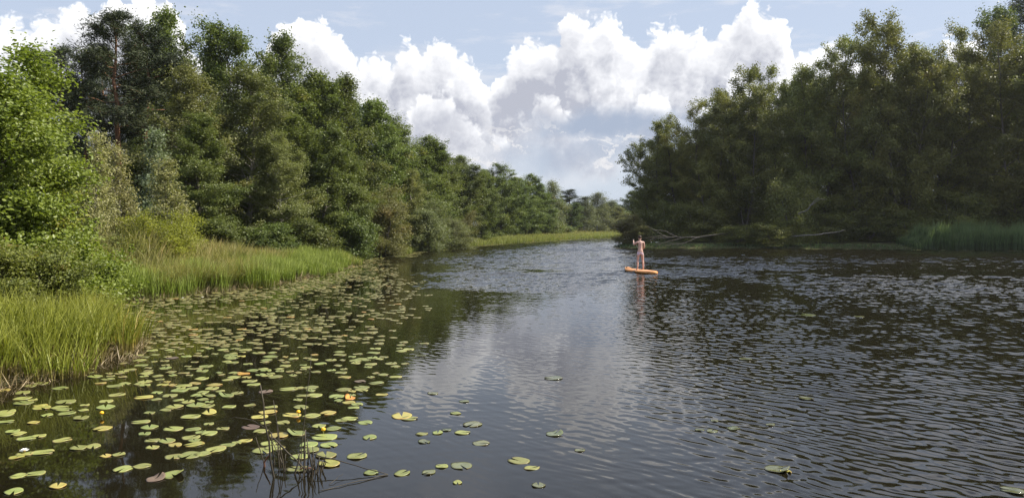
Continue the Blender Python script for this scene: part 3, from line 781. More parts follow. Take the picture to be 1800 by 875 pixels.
def pick(rng, n, x0, x1, y0, y1, d0, d1, dens=None):
    """random spots of a box that lie d0..d1 metres inland of the shore"""
    X = np.empty(0); Y = np.empty(0)
    while len(X) < n:
        x = rng.uniform(x0, x1, n * 3); y = rng.uniform(y0, y1, n * 3)
        d = lake_sd(x, y)
        k = (d > d0) & (d < d1)
        if dens is not None: k &= rng.random(len(x)) < dens(x, y, d)
        X = np.concatenate([X, x[k]]); Y = np.concatenate([Y, y[k]])
    return X[:n], Y[:n]
def tuft(x, y, s, ph=0.0):
    return 0.5 + 0.5 * np.sin(x * s + ph + 1.7 * np.sin(y * s * 0.6)) * np.cos(y * s * 0.83 + 0.9 * np.sin(x * s * 0.5))

G_SEDGE = blade_mat('sedge_blades', (0.125, 0.095, 0.034), (0.175, 0.200, 0.028), (0.260, 0.270, 0.055), (0.30, 0.225, 0.07), 0.16)
G_REED = blade_mat('reed_blades', (0.095, 0.105, 0.024), (0.150, 0.200, 0.032), (0.235, 0.275, 0.070), (0.27, 0.23, 0.08), 0.12)
G_MEADOW = blade_mat('meadow_grass', (0.100, 0.095, 0.030), (0.180, 0.190, 0.050), (0.270, 0.245, 0.090), (0.30, 0.23, 0.10), 0.14)
G_FAR = blade_mat('far_reed_blades', (0.125, 0.135, 0.040), (0.175, 0.205, 0.055), (0.235, 0.245, 0.085), (0.28, 0.22, 0.09), 0.12)
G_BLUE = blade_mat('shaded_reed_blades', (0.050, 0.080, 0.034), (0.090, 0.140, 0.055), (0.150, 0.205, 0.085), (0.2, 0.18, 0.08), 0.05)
G_DRY = blade_mat('dead_reed_litter', (0.120, 0.080, 0.040), (0.200, 0.150, 0.070), (0.240, 0.190, 0.100), (0.28, 0.22, 0.13), 0.4, 0.1)

def bed(name, label, rng_seed, n, box, dr, hrange, wid, mat, bend, wind, cat, tall=None, dens=None, droop=0.15, s=1.4):
    rng = np.random.default_rng(rng_seed)
    X, Y = pick(rng, n, *box, *dr, dens)
    Z = np.maximum(gz(X, Y), -0.12)
    tf = tuft(X, Y, s)
    h = (hrange[0] + (hrange[1] - hrange[0]) * (0.55 * tf + 0.45 * rng.random(n)))
    if tall is not None: h = h * tall(X, Y)
    o = link(name, blades(name, X, Y, Z, h, wid * rng.uniform(0.7, 1.3, n), rng, mat, bend, wind, tuft(X, Y, s * 0.6, 2.0), droop))
    tag(o, label, cat, kind='stuff')
    return o
bed('sedge_grass', 'tall bright sedge standing in the shallows at the left edge', 1, 15000, (-14, -6.5, 9, 18.5), (-0.7, 3.2), (0.45, 1.25), 0.017, G_SEDGE, 0.55, (0.10, -0.04), 'sedge', droop=0.4, tall=lambda x, y: 0.85 + 0.5 * tuft(x, y, 1.3, 3.0), dens=lambda x, y, d: np.where(d < 0.0, (tuft(x, y, 3.0, 4.0) > 0.5 - d * 0.4) * 0.7, 1.0) * (0.4 + 0.6 * tuft(x, y, 2.4, 2.0)))
bed('sedge_litter', 'dry brown stalks at the water line of the sedge', 2, 1800, (-12, -6.5, 9, 18.0), (-0.55, 0.35), (0.12, 0.5), 0.014, G_DRY, 1.1, (0.25, -0.1), 'dry stalks', droop=0.6)
bed('reed_grass', 'upright green reed grass along the left bank past the sedge', 3, 26000, (-19, -8.5, 19.0, 57), (-0.9, 2.4), (0.55, 1.25), 0.024, G_REED, 0.36, (0.06, 0.0), 'reeds', tall=lambda x, y: np.clip(1.2 - (y - 26) / 60.0, 0.5, 1.2) * (0.55 + 0.6 * tuft(x, y, 1.1, 1.0)), dens=lambda x, y, d: np.where(d < 0.1, (tuft(x, y, 2.2, 4.0) > 0.45 - d * 0.35) * 0.8, 1.0) * (0.35 + 0.65 * tuft(x, y, 1.6, 2.0)))
bed('meadow_tussock', 'arching yellowish grass tussocks at the middle of the left reed bed', 14, 6000, (-13.5, -9.5, 26.5, 33), (0.1, 2.2), (0.7, 1.25), 0.02, G_MEADOW, 0.8, (0.22, -0.05), 'grass', droop=0.6, dens=lambda x, y, d: (tuft(x, y, 1.7, 0.5) > 0.5).astype(float))
bed('reed_litter', 'brown stalks at the foot of the left reed grass', 4, 2200, (-16, -8.5, 20, 55), (-0.6, 0.2), (0.1, 0.4), 0.018, G_DRY, 1.0, (0.2, 0), 'dry stalks')
bed('meadow_grass', 'tall yellowing meadow grass on the slope before the left wood', 5, 30000, (-30, -10, 22, 52), (1.6, 11.0), (0.55, 1.35), 0.026, G_MEADOW, 0.45, (0.10, 0.0), 'grass', droop=0.2, tall=lambda x, y: np.clip(1.75 - (y - 28) / 15.0, 0.3, 1.75) * (0.6 + 0.6 * tuft(x, y, 0.9)))
bed('bank_grass', 'short rough grass on the bank behind the sedge', 6, 9000, (-24, -8, 8, 24), (2.2, 9), (0.4, 0.9), 0.024, G_SEDGE, 0.5, (0.08, 0), 'grass')
def shore_only(x, y, d): return (x < 60).astype(float)
bed('shore_reeds', 'pale green reeds along the far left shore past the brown willow', 7, 30000, (-16, 45, 62, 240), (-0.5, 3.2), (0.3, 1.0), 0.06, G_FAR, 0.35, (0.06, 0), 'reeds', dens=lambda x, y, d: ((y > 66) & (x < 14 + (y - 110) * 0.5)).astype(float))
bed('far_meadow', 'pale yellow green meadow at the far bend of the river', 8, 16000, (-5, 75, 125, 270), (2.5, 45), (0.4, 1.0), 0.09, G_MEADOW, 0.4, (0.06, 0), 'meadow', dens=lambda x, y, d: ((y > 120) & (x < 14 + (y - 110) * 0.5)).astype(float))
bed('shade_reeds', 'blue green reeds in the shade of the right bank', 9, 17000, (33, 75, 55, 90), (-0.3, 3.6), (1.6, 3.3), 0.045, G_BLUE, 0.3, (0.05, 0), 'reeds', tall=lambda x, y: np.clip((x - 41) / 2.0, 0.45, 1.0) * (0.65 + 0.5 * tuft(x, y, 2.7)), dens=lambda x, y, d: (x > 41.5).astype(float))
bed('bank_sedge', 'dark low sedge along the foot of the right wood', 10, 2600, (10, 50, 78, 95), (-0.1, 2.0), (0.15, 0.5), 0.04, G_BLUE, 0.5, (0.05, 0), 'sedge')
# ------------------------------------------------------------------ water lily pads
def pad_mat(name, base, dark, edge, rough=0.38):
    m, nt, out = material(name)
    oc = nt.new('ShaderNodeTexCoord').outputs['Object']
    oi = nt.new('ShaderNodeObjectInfo').outputs['Random']
    n = nt.noise(nt.vec('ADD', oc, nt.vec('MULTIPLY', (1, 1, 1), nt.math('MULTIPLY', oi, 30.0))), 14.0, 4, 0.6)
    r = nt.vec('LENGTH', nt.vec('MULTIPLY', oc, (1, 1, 0)))
    c = nt.mix(nt.lin(n, 0.35, 0.7), rgb(*base), rgb(*dark))
    c = nt.mix(nt.math('MULTIPLY', nt.smooth(r, 0.080, 0.118), nt.lin(n, 0.4, 0.6)), c, rgb(*edge))
    hs = nt.new('ShaderNodeHueSaturation'); nt.put(hs.inputs['Hue'], nt.lin(oi, 0, 1, 0.475, 0.515)); nt.put(hs.inputs['Value'], nt.lin(nt.math('FRACT', nt.math('MULTIPLY', oi, 9.7)), 0, 1, 0.75, 1.2)); nt.put(hs.inputs['Color'], c)
    p = principled(nt, hs.outputs[0], rough, 0.5)
    b = nt.new('ShaderNodeBump'); b.inputs['Strength'].default_value = 0.25; b.inputs['Distance'].default_value = 0.01
    nt.put(b.inputs['Height'], n); nt.l.new(b.outputs[0], p.inputs['Normal'])
    nt.l.new(p.outputs[0], out.inputs[0])
    return m
PAD_MATS = {'green': pad_mat('lily_pad_green', (0.200, 0.220, 0.060), (0.160, 0.180, 0.045), (0.24, 0.19, 0.06)),
            'yellow': pad_mat('lily_pad_yellow', (0.285, 0.265, 0.060), (0.250, 0.225, 0.055), (0.30, 0.17, 0.04)),
            'orange': pad_mat('lily_pad_orange', (0.420, 0.270, 0.035), (0.380, 0.200, 0.030), (0.25, 0.10, 0.03)),
            'dull': pad_mat('lily_pad_dull', (0.105, 0.115, 0.045), (0.07, 0.08, 0.03), (0.10, 0.08, 0.04), 0.14),
            'brown': pad_mat('lily_pad_brown', (0.120, 0.085, 0.055), (0.080, 0.055, 0.035), (0.06, 0.04, 0.03), 0.6)}
def pad_geo(rng, r=0.115, curl=0.0, seg=30):
    """oval floating leaf with a notch to the stalk, rim slightly wavy, thin but with a thickness"""
    notch = 0.20
    th = np.linspace(notch, 2 * pi - notch, seg)
    rr = r * (1 + 0.045 * np.sin(2 * th + rng.uniform(0, 6)) + 0.02 * np.sin(5 * th + rng.uniform(0, 6)))
    ph = rng.uniform(0, 6)
    lev = []
    for f in (0.04, 0.45, 0.8, 1.0):
        x = rr * f * np.cos(th) * 1.0 - (1 - f) * 0.02; y = rr * f * np.sin(th) * 0.84
        z = 0.004 + 0.0035 * f * np.sin(3 * th + ph) * (f > 0.5) + 0.003 * f * f + curl * r * np.maximum(0, np.sin(th * 1.0 + ph) - 0.3) * f ** 3
        lev.append(np.stack([x, y, z], -1))
    V = np.stack(lev); n = seg
    under = V[-1].copy(); under[:, 2] -= 0.006; under[:, :2] *= 0.985
    V = np.concatenate([V.reshape(-1, 3), under])
    F = []
    for k in range(4):
        for j in range(n - 1):
            F.append((k * n + j, (k + 1) * n + j, (k + 1) * n + j + 1, k * n + j + 1))
    return V, F
prng = np.random.default_rng(77)
PAD_GEO = [pad_geo(prng) for _ in range(6)] + [pad_geo(prng, curl=0.35), pad_geo(prng, curl=0.6)]
PAD_MESH = {c: [mesh_np('lily_pad_' + c, V, F, PAD_MATS[c], True) for V, F in PAD_GEO] for c in PAD_MATS}
PLACED = []
def pad(x, y, dia, colour, label, group=None, curl=False, rz=None):
    ms = PAD_MESH[colour]
    me = ms[6 + int(prng.integers(2))] if curl else ms[int(prng.integers(6))]
    o = link('lily_pad', me)
    s = dia / 0.23
    o.location = (x, y, 0.0 + 0.0009 * (len(PLACED) % 5)); o.scale = (s, s, 1.0)
    o.rotation_euler = (prng.normal(0, 0.012), prng.normal(0, 0.012), prng.uniform(0, 2 * pi) if rz is None else rz)
    tag(o, label, 'lily pad', group)
    PLACED.append((x, y, dia * 0.5))
    return o
def pxpad(px, py, wpx, colour, label, group=None, curl=False):
    x, d = wat(px, py)
    return pad(x, d, wpx / FPX * d * 1.02, colour, label, group, curl)
# the pads one can point to, on the open water of the foreground (centre and width as seen)
LONE = [
    (912, 813, 42, 'green', 'single green pad near the bottom centre with one small pad touching it below'),
    (935, 826, 28, 'green', 'small green pad just below the single pad near the bottom centre'),
    (810, 822, 42, 'green', 'largest green pad of the bottom trio right of the rush clump'),
    (775, 823, 24, 'green', 'small green pad left of the largest in the bottom trio'),
    (752, 834, 26, 'green', 'pale broken pad lowest left of the bottom trio'),
    (705, 835, 32, 'green', 'green pad at the tip of the drifting broken stem'),
    (650, 834, 28, 'green', 'green pad that the drifting broken stem crosses'),
    (803, 852, 20, 'green', 'small round pad alone under the bottom trio'),
    (947, 857, 28, 'green', 'pale pad alone near the bottom edge right of the trio'),
    (625, 805, 38, 'green', 'green pad with a dark speck just right of the rush clump'),
    (648, 771, 30, 'green', 'green pad alone above the speckled one right of the rush clump'),
    (845, 782, 32, 'green', 'bright green pad alone on the blue water above the bottom trio'),
    (830, 748, 38, 'green', 'ragged yellowish pad pair member highest right of the centre scatter'),
    (812, 763, 28, 'green', 'green pad directly under the ragged yellowish pad'),
    (768, 763, 22, 'green', 'green pad in the middle of a loose row of three'),
    (740, 765, 22, 'green', 'leftmost green pad of a loose row of three'),
    (784, 758, 18, 'green', 'rightmost small pad of a loose row of three'),
    (744, 779, 24, 'green', 'faint half sunk pad under the loose row of three'),
    (705, 733, 44, 'yellow', 'ragged yellow green pad cluster piece at the edge of the drift'),
    (718, 738, 30, 'green', 'pad overlapping the ragged yellow green pad at the edge of the drift'),
    (800, 728, 20, 'green', 'small yellowish pad alone on the rippled centre water'),
    (815, 707, 18, 'green', 'faint small pad above the small yellowish pad on the rippled centre water'),
    (760, 693, 20, 'green', 'faint pad half sunk at the bright ripple edge, upper one'),
    (738, 626, 22, 'green', 'pad at the end of the drift touching the bright ripples'),
    (973, 666, 34, 'green', 'green pad alone in the middle of the bright water'),
    (1020, 794, 20, 'green', 'small dull pad alone right of the bottom centre'),
    (975, 765, 34, 'green', 'dull torn pad alone above the small dull pad'),
    (1370, 828, 46, 'green', 'green pad of a torn pair on the dark ripples at lower right'),
    (1385, 833, 22, 'yellow', 'pinkish yellow torn pad of the pair on the dark ripples'),
    (1420, 702, 26, 'green', 'pale green pad alone on the dark ripples at right'),
    (1254, 760, 24, 'green', 'dull green pad in a sunken row at right, middle one'),
    (1232, 758, 18, 'green', 'dull green pad in a sunken row at right, left one'),
    (1292, 755, 24, 'green', 'dull green pad in a sunken row at right, right one'),
    (1357, 749, 18, 'yellow', 'yellowish pad alone right of the sunken row'),
    (1312, 632, 24, 'green', 'shiny pad alone on the dark water past mid right'),
    (1420, 554, 34, 'green', 'shiny flat pad far out at right, left one of two'),
    (1408, 552, 20, 'brown', 'dark torn pad beside the shiny flat pad far out at right'),
    (1512, 557, 18, 'green', 'small shiny pad far out at right, right one of two'),
    (1787, 866, 40, 'yellow', 'yellowish pad in the bottom right corner'),
    (1258, 742, 14, 'green', 'tiny pad above the sunken row at right'),
    (298, 838, 44, 'green', 'green pad lying over the curled brown one at bottom left'),
    (268, 845, 36, 'brown', 'curled brown dead pad at bottom left'),
    (210, 828, 36, 'green', 'left pad of a touching pair at bottom left'),
    (244, 823, 32, 'green', 'right pad of a touching pair at bottom left'),
    (94, 858, 32, 'yellow', 'yellowish pad alone at the bottom left edge'),
    (24, 840, 30, 'green', 'left one of two pads near the bottom left corner'),
    (55, 836, 32, 'green', 'right one of two pads near the bottom left corner'),
    (16, 868, 36, 'green', 'pad in the bottom left corner'),
    (388, 756, 24, 'green', 'green pad alone on dark water left of the rush clump'),
    (364, 728, 28, 'yellow', 'torn yellowish pad on dark water above the lone one left of the rush clump'),
    (437, 753, 34, 'brown', 'brown sunken pad beside the rush clump'),
    (300, 806, 34, 'green', 'first pad of the long chain at bottom left'),
    (330, 803, 44, 'green', 'second and largest pad of the long chain at bottom left'),
    (352, 801, 30, 'green', 'third pad of the long chain at bottom left'),
    (375, 793, 40, 'green', 'fourth pad of the long chain at bottom left'),
    (396, 785, 28, 'green', 'fifth pad of the long chain at bottom left'),
    (412, 781, 20, 'green', 'last small pad of the long chain at bottom left'),
    (303, 785, 26, 'yellow', 'yellow pad of the trio above the long chain'),
    (337, 784, 34, 'yellow', 'yellow split pad of the trio above the long chain'),
    (337, 777, 24, 'green', 'green pad of the trio above the long chain'),
    (300, 756, 36, 'green', 'large pad of the pair with a brown stalk, upper left of the long chain'),
    (335, 757, 28, 'green', 'small pad right of the large one, upper left of the long chain'),
    (263, 777, 28, 'green', 'round green pad left of the trio above the long chain'),
    (395, 697, 30, 'green', 'green pad above the torn yellowish pad on dark water'),
    (362, 698, 28, 'green', 'green pad left of the one above the torn yellowish pad'),
    (103, 776, 30, 'green', 'green pad alone near the left edge halfway down the dark water'),
    (40, 773, 30, 'green', 'left pad of the pair near the left edge'),
    (62, 769, 26, 'green', 'right pad of the pair near the left edge'),
    (26, 765, 26, 'green', 'upper pad over the pair near the left edge'),
    (132, 790, 32, 'green', 'left half of a pad chain at lower left'),
    (158, 787, 30, 'green', 'right half of a pad chain at lower left'),
    (22, 806, 28, 'yellow', 'yellowish pad lowest of the heap at the left edge'),
    (36, 801, 28, 'green', 'pad in the middle of the heap at the left edge'),
    (68, 798, 36, 'green', 'long pad right of the heap at the left edge'),
    (203, 802, 24, 'green', 'plain pad at lower left beside a yellow green one'),
    (180, 804, 22, 'yellow', 'yellow green pad at lower left beside a plain one'),
    # around the rush clump
    (458, 795, 40, 'green', 'big pad left of the rush clump stems'), (480, 790, 34, 'green', 'pad right behind the left stems of the rush clump'),
    (470, 782, 32, 'green', 'upper pad of the heap behind the rush clump'), (487, 768, 38, 'yellow', 'yellow pad in the heap behind the rush clump'),
    (455, 760, 30, 'green', 'pad upper left of the rush clump'), (520, 828, 40, 'green', 'big notched pad between the stems of the rush clump'),
    (523, 806, 36, 'green', 'pad among the stems of the rush clump, above the notched one'), (570, 803, 42, 'green', 'big pad right of the rush clump stems'),
    (575, 818, 44, 'yellow', 'yellow green pad over the drifting stem beside the rush clump'), (540, 784, 36, 'green', 'pad behind the right stems of the rush clump'),
    (541, 794, 36, 'green', 'darker pad behind the right stems of the rush clump'), (575, 785, 34, 'green', 'pad right of the rush clump, under the yellow bud'),
    (568, 771, 46, 'green', 'wide pad carrying the yellow bud'), (583, 756, 30, 'green', 'pad above the wide pad with the yellow bud'),
    (558, 751, 28, 'green', 'small pad left above the wide pad with the yellow bud'), (518, 764, 36, 'green', 'curled pad behind the rush clump'),
    (545, 733, 34, 'green', 'pad topmost over the rush clump heap'), (510, 732, 34, 'yellow', 'yellow edged pad beside the topmost over the rush clump heap'),
    (453, 735, 32, 'yellow', 'orange tipped pad left over the rush clump heap'), (640, 745, 28, 'green', 'pad at the ripple edge above the lone green pad'),
    (612, 738, 30, 'green', 'pad half over the ripple edge'), (598, 741, 24, 'green', 'pad beside the one half over the ripple edge'),
]
for (px, py, wpx, c, lab) in LONE:
    if any(k_ in lab for k_ in ('dull', 'faint', 'sunk', 'shiny', 'right', 'pale')) and py > 540 and px > 690: c = 'dull'
    pxpad(px, py, wpx, c, lab, curl=('curled' in lab or 'torn' in lab))
# the dense drift off the left bank: spread over the water between the bank and the ripple edge
def drift_ok(x, y):
    """density of the drift at a point of the lake, 0..1"""
    px = CX + x * FPX / y; py = HY + CAM_H * FPX / y
    e = np.interp(py, [470, 500, 540, 580, 640, 700, 760, 800], [700, 760, 775, 760, 740, 690, 620, 560])   # outer edge as a line over the water
    d = np.clip((e - px) / 60.0, 0, 1)
    d *= np.interp(py, [452, 470, 560, 690, 730, 790, 830], [0.9, 1.0, 1.0, 0.95, 0.5, 0.22, 0.02])
    return d
def drift_group(x, y):
    py = HY + CAM_H * FPX / y; px = CX + x * FPX / y
    if py > 690: return 'near'
    if px < 330 and py > 590: return 'bank'
    if py > 600: return 'middle'
    return 'back'
GL = {'near': ('lily pads scattered before the drift', 'pad of the loose scatter on dark water before the dense drift'),
      'bank': ('lily pads beside the sedge', 'pad of the drift floating close beside the tall sedge'),
      'middle': ('lily pads of the dense drift', 'pad in the middle of the dense lily drift'),
      'back': ('lily pads at the back of the drift', 'pad at the back of the dense lily drift')}
rng = np.random.default_rng(5)
N_IND, tries = 196, 0
cl = [(0, 0)]
small = []
while N_IND > 0 and tries < 60000:
    tries += 1
    py = rng.uniform(612, 800); px = rng.uniform(0, 770)
    x, y = wat(px, py)
    if lake_sd(x, y) > -0.15: continue
    clump = 0.5 + 0.5 * math.sin(x * 2.1 + 1.3 * math.sin(y * 1.1)) * math.cos(y * 1.45 + 0.7 * x)
    if rng.random() > float(drift_ok(x, y)) * (0.25 + 0.75 * clump) * (13.0 / y) ** -0.4 * 0.8: continue
    dia = rng.choice([0.15, 0.19, 0.23, 0.26]) * rng.uniform(0.9, 1.1)
    if any((x - a) ** 2 + (y - b) ** 2 < ((r_ + dia / 2) * 0.66) ** 2 for a, b, r_ in PLACED): continue
    gk = drift_group(x, y)
    c = rng.choice(['green', 'yellow', 'orange', 'brown'], p=[0.88, 0.10, 0.012, 0.008])
    word = {'green': 'green', 'yellow': 'yellowing', 'orange': 'orange', 'brown': 'brown'}[c]
    pad(x, y, dia, str(c), word + ' ' + GL[gk][1], word + ' ' + GL[gk][0], curl=c == 'orange')
    N_IND -= 1
# farther pads, past counting, as one floating mass each colour
def pad_mass(name, label, n, sampler, mat, dia, seed):
    rng = np.random.default_rng(seed); VV, FF, k, m = [], [], 0, 0
    while m < n:
        p_ = sampler(rng)
        if p_ is None: continue
        V, F = PAD_GEO[int(rng.integers(6))]
        s = dia * rng.uniform(0.75, 1.2) / 0.23 * (0.72 if p_[1] < 15.5 else 1.0); a = rng.uniform(0, 2 * pi)
        R_ = np.array([[cos(a), -sin(a), 0], [sin(a), cos(a), 0], [0, 0, 1]])
        VV.append((V * [s, s, 1]) @ R_.T + [p_[0], p_[1], 0.001 * (m % 7)]); FF.append(np.array(F) + k); k += len(V); m += 1
    o = link(name, mesh_np(name, np.vstack(VV), np.vstack(FF), mat, True)); tag(o, label, 'lily pads', kind='stuff'); return o
FARP = []
def far_sampler(rng):
    x = rng.uniform(-13, -0.5); y = 12.2 + 46 * rng.random() ** 1.25
    d = float(lake_sd(x, y))
    if d > -0.1: return None
    clump = 0.5 + 0.5 * math.sin(x * 1.5 + 1.1 * math.sin(y * 0.7)) * math.cos(y * 0.95 + 0.4 * x)
    if rng.random() > float(drift_ok(x, y)) * (0.12 + 0.88 * clump ** 1.3) * math.exp(d / 5.0) * (0.45 if y < 15 else 1.0): return None
    near_ = FARP[-500:] if y > 25 else FARP
    if any(abs(x - a) < 0.15 and abs(y - b_) < 0.17 for a, b_ in near_): return None
    if any((x - a) ** 2 + (y - b_) ** 2 < (r_ + 0.07) ** 2 for a, b_, r_ in PLACED): return None
    FARP.append((x, y)); return x, y
pad_mass('lily_drift', 'mass of small green lily pads off the left reeds', 1450, far_sampler, PAD_MATS['green'], 0.23, 8)
pad_mass('lily_drift', 'yellowing and orange leaves scattered through the far lily drift', 55, far_sampler, PAD_MATS['yellow'], 0.21, 9)
def rim_sampler(rng):
    y = rng.uniform(52, 150); x = rng.uniform(-12, 15); d = float(lake_sd(x, y))
    return (x, y) if -1.3 < d < 0.05 else None
pad_mass('shore_pads', 'pale green rim of floating leaves along the far left shore', 900, rim_sampler, PAD_MATS['green'], 0.42, 10)
def right_sampler(rng):
    y = rng.uniform(66, 86); x = rng.uniform(28, 62); d = float(lake_sd(x, y))
    return (x, y) if -1.6 < d < -0.2 and rng.random() < (0.5 + 0.5 * math.sin(x * 0.9)) * min(1, (x - 27) / 8) else None
pad_mass('floating_weed', 'pale strip of floating leaves along the shaded right shore', 420, right_sampler, PAD_MATS['green'], 0.42, 11)

# flowers
def petals(mb_V, mb_F, n, r, lift, w, z0):
    for i in range(n):
        a = i * 2 * pi / n + lift
        d = np.array([cos(a) * cos(lift), sin(a) * cos(lift), sin(lift)]); s = np.array([-sin(a), cos(a), 0]) * w
        p0 = np.array([0, 0, z0]); k = len(mb_V) * 1
        base = sum(len(v) for v in mb_V)
        mb_V.append(np.array([p0 - s * 0.3, p0 + s * 0.3, p0 + d * r * 0.55 + s, p0 + d * r * 0.55 - s, p0 + d * r + s * 0.15, p0 + d * r - s * 0.15]))
        mb_F += [(base, base + 1, base + 2, base + 3), (base + 3, base + 2, base + 4, base + 5)]
WHITE = simple_mat('white_petals', (0.80, 0.80, 0.74), 0.05, 8, 0.5)
YELLOW = simple_mat('yellow_petals', (0.75, 0.42, 0.02), 0.1, 8, 0.5)
def flower(px, py, label):
    x, d = wat(px, py); o = empty('water_lily', (x, d, 0.012), px)
    tag(o, label, 'flower'); o.scale = (0.5, 0.5, 0.5)
    V, F = [], []
    for n, r, l in ((8, 0.10, 0.25), (7, 0.085, 0.65), (5, 0.06, 1.1)): petals(V, F, n, r, l, 0.022, 0.01)
    link('petals', mesh_np('petals', np.vstack(V), F, WHITE), o)
    b = MB(); b.tube([(0, 0, 0.0), (0, 0, 0.03), (0, 0, 0.045)], [0.02, 0.022, 0.008], 8)
    link('stamens', b.mesh('stamens', YELLOW), o)
flower(355, 524, 'white water lily flower by the left reed grass, the brightest one')
flower(320, 525, 'small white water lily left of the brightest one')
flower(343, 517, 'white water lily closest to the foot of the left reed grass')
flower(36, 798, 'white flower on the pad heap at the left edge')
def bud(px, py, label):
    x, d = wat(px, py); o = empty('yellow_bud', (x, d, 0.006)); tag(o, label, 'bud')
    b = MB(); b.tube([(0, 0, -0.02), (0, 0, 0.035)], [0.006, 0.006], 6); link('stalk', b.mesh('stalk', PAD_MATS['green']), o)
    b = MB(); b.tube([(0, 0, 0.030), (0, 0, 0.036), (0, 0, 0.05), (0, 0, 0.066), (0, 0, 0.072)], [0.006, 0.021, 0.027, 0.020, 0.004], 10); link('bloom', b.mesh('bloom', YELLOW), o)
bud(566, 765, 'round yellow bud standing on the wide pad right of the rush clump')
bud(522, 733, 'yellow bud beside the topmost pad over the rush clump')
bud(174, 735, 'orange yellow bud between small pads at left')
# ------------------------------------------------------------------ dead rushes in the foreground
RUSH = simple_mat('dead_rush_stem', (0.045, 0.037, 0.024), 0.5, 5.0, 0.6, 0.3, (1, 1, 0.2))
RUSH_RED = simple_mat('red_brown_stem', (0.20, 0.095, 0.055), 0.3, 5.0, 0.6)
rr = np.random.default_rng(21)
def stemline(p0, p1, sag=0.0, n=7):
    u = np.linspace(0, 1, n)[:, None]; p0 = np.array(p0, float); p1 = np.array(p1, float)
    P = p0 + (p1 - p0) * u + rr.normal(0, 0.006, (n, 3)) * np.minimum(1, 4 * u * (1 - u))
    P[:, 2] += sag * (4 * u * (1 - u))[:, 0]
    return P
def up(px, py, d):     # a point d metres away, at its real height
    return (at(px, d), d, high(py, d))
RD = 7.65
clump = empty('rush_clump', (at(515, RD), RD, 0)); tag(clump, 'clump of dead bare rush stems standing in the water in the foreground', 'rushes')
def stem(p0, p1, r=0.006, sag=0.0, mat=RUSH, parent=clump, name='stem', n=7):
    P = stemline(p0, p1, sag, n); P = P - np.array(parent.location)
    b = MB(); b.tube(P, np.linspace(r * 1.8, r * 0.85, n), 6)
    return link(name, b.mesh(name, mat), parent)
for (a, b_, r) in [((482, 880, 7.3), (455, 677, 7.35), .0065), ((500, 868, 7.5), (478, 705, 7.6), .004), ((478, 862, 7.5), (474, 762, 7.5), .006), ((470, 850, 7.7), (446, 770, 7.7), .004),
                   ((520, 868, 7.5), (546, 622, 7.7), .003), ((531, 866, 7.45), (534, 757, 7.5), .008), ((540, 870, 7.4), (537, 775, 7.5), .006), ((548, 862, 7.5), (540, 790, 7.5), .005),
                   ((555, 848, 7.55), (545, 800, 7.6), .006), ((560, 850, 7.5), (570, 812, 7.5), .005), ((497, 866, 7.45), (499, 800, 7.5), .005), ((512, 850, 7.7), (476, 780, 7.8), .004),
                   ((488, 845, 7.6), (484, 745, 7.7), .004), ((536, 855, 7.5), (520, 800, 7.6), .004), ((550, 866, 7.4), (562, 838, 7.4), .005), ((545, 855, 7.5), (590, 845, 7.4), .004)]:
    stem(up(*a), up(*b_), r)
for k in range(16):     # short broken stubs round the heart of the clump
    px = rr.normal(540, 12); d = rr.uniform(7.2, 7.6); x = at(px, d)
    stem((x, d, -0.12), (x + rr.normal(0, 0.05), d + rr.normal(0, 0.05), rr.uniform(0.06, 0.26)), rr.uniform(0.004, 0.008))
stem(up(452, 842, 7.65), up(471, 800, 7.55), .007, 0.03, RUSH_RED)
stem(up(510, 838, 7.55), up(548, 828, 7.5), .006, 0.04, RUSH_RED)
# bent stems: one arching over to the left, one leaning right
arc = [(492, 842, 7.5), (487, 790, 7.5), (470, 758, 7.55), (440, 740, 7.6), (410, 735, 7.65), (375, 743, 7.7)]
P = np.array([up(*a) for a in arc]) - np.array(clump.location)
b = MB(); b.tube(P, np.linspace(.005, .0018, len(P)), 5); link('stem', b.mesh('stem', RUSH), clump)
stem(up(478, 772, 7.5), up(556, 850, 7.4), .005)
# a long broken stem adrift to the right
drift = empty('broken_stem', (at(690, 7.5), 7.5, 0)); tag(drift, 'long broken dark stem bent to a point and adrift right of the rush clump', 'stem')
tipx, tipd = wat(680, 838)
def adrift(a, b_, r):
    P = stemline(a, b_, 0, 8); P[:, 2] = np.maximum(P[:, 2], 0.002); P -= np.array(drift.location)
    m_ = MB(); m_.tube(P, np.linspace(r, r * 0.6, 8), 6); link('shoot', m_.mesh('shoot', RUSH), drift)
adrift(up(545, 800, 7.6), (tipx, tipd, 0.006), 0.006)
x1, d1 = wat(556, 868); adrift((tipx, tipd, 0.006), (x1, d1, 0.006), 0.005)
x2, d2 = wat(600, 842); x3, d3 = wat(575, 856); adrift((x3, d3, 0.004), (x2, d2, 0.03), 0.003)

# ------------------------------------------------------------------ fallen tree and bare branches on the right bank
DEAD = simple_mat('bleached_dead_wood', (0.065, 0.058, 0.050), 0.4, 4.0, 0.85, 0.2, (1, 1, 1))
fallen = empty('fallen_tree', (at(1290, 85), 85, 0.6)); tag(fallen, 'bleached fallen tree lying along the right bank behind the paddler', 'fallen tree')
def limb(name, pts, r0, r1, parent, mat=DEAD):
    P = np.array([up(*p_) for p_ in pts])
    u = np.linspace(0, len(P) - 1, 4 * len(P)); k = np.arange(len(P))
    Q = np.stack([np.interp(u, k, P[:, c]) for c in range(3)], -1); Q += rr.normal(0, 0.025, Q.shape)
    b = MB(); b.tube(Q - np.array(parent.location), np.linspace(r0, r1, len(Q)), 7)
    return link(name, b.mesh(name, mat), parent)
limb('trunk', [(1350, 402, 88), (1300, 408, 86), (1262, 412, 84.5), (1220, 417, 83.8), (1180, 417, 83.3), (1140, 420, 82.8)], 0.12, 0.05, fallen)
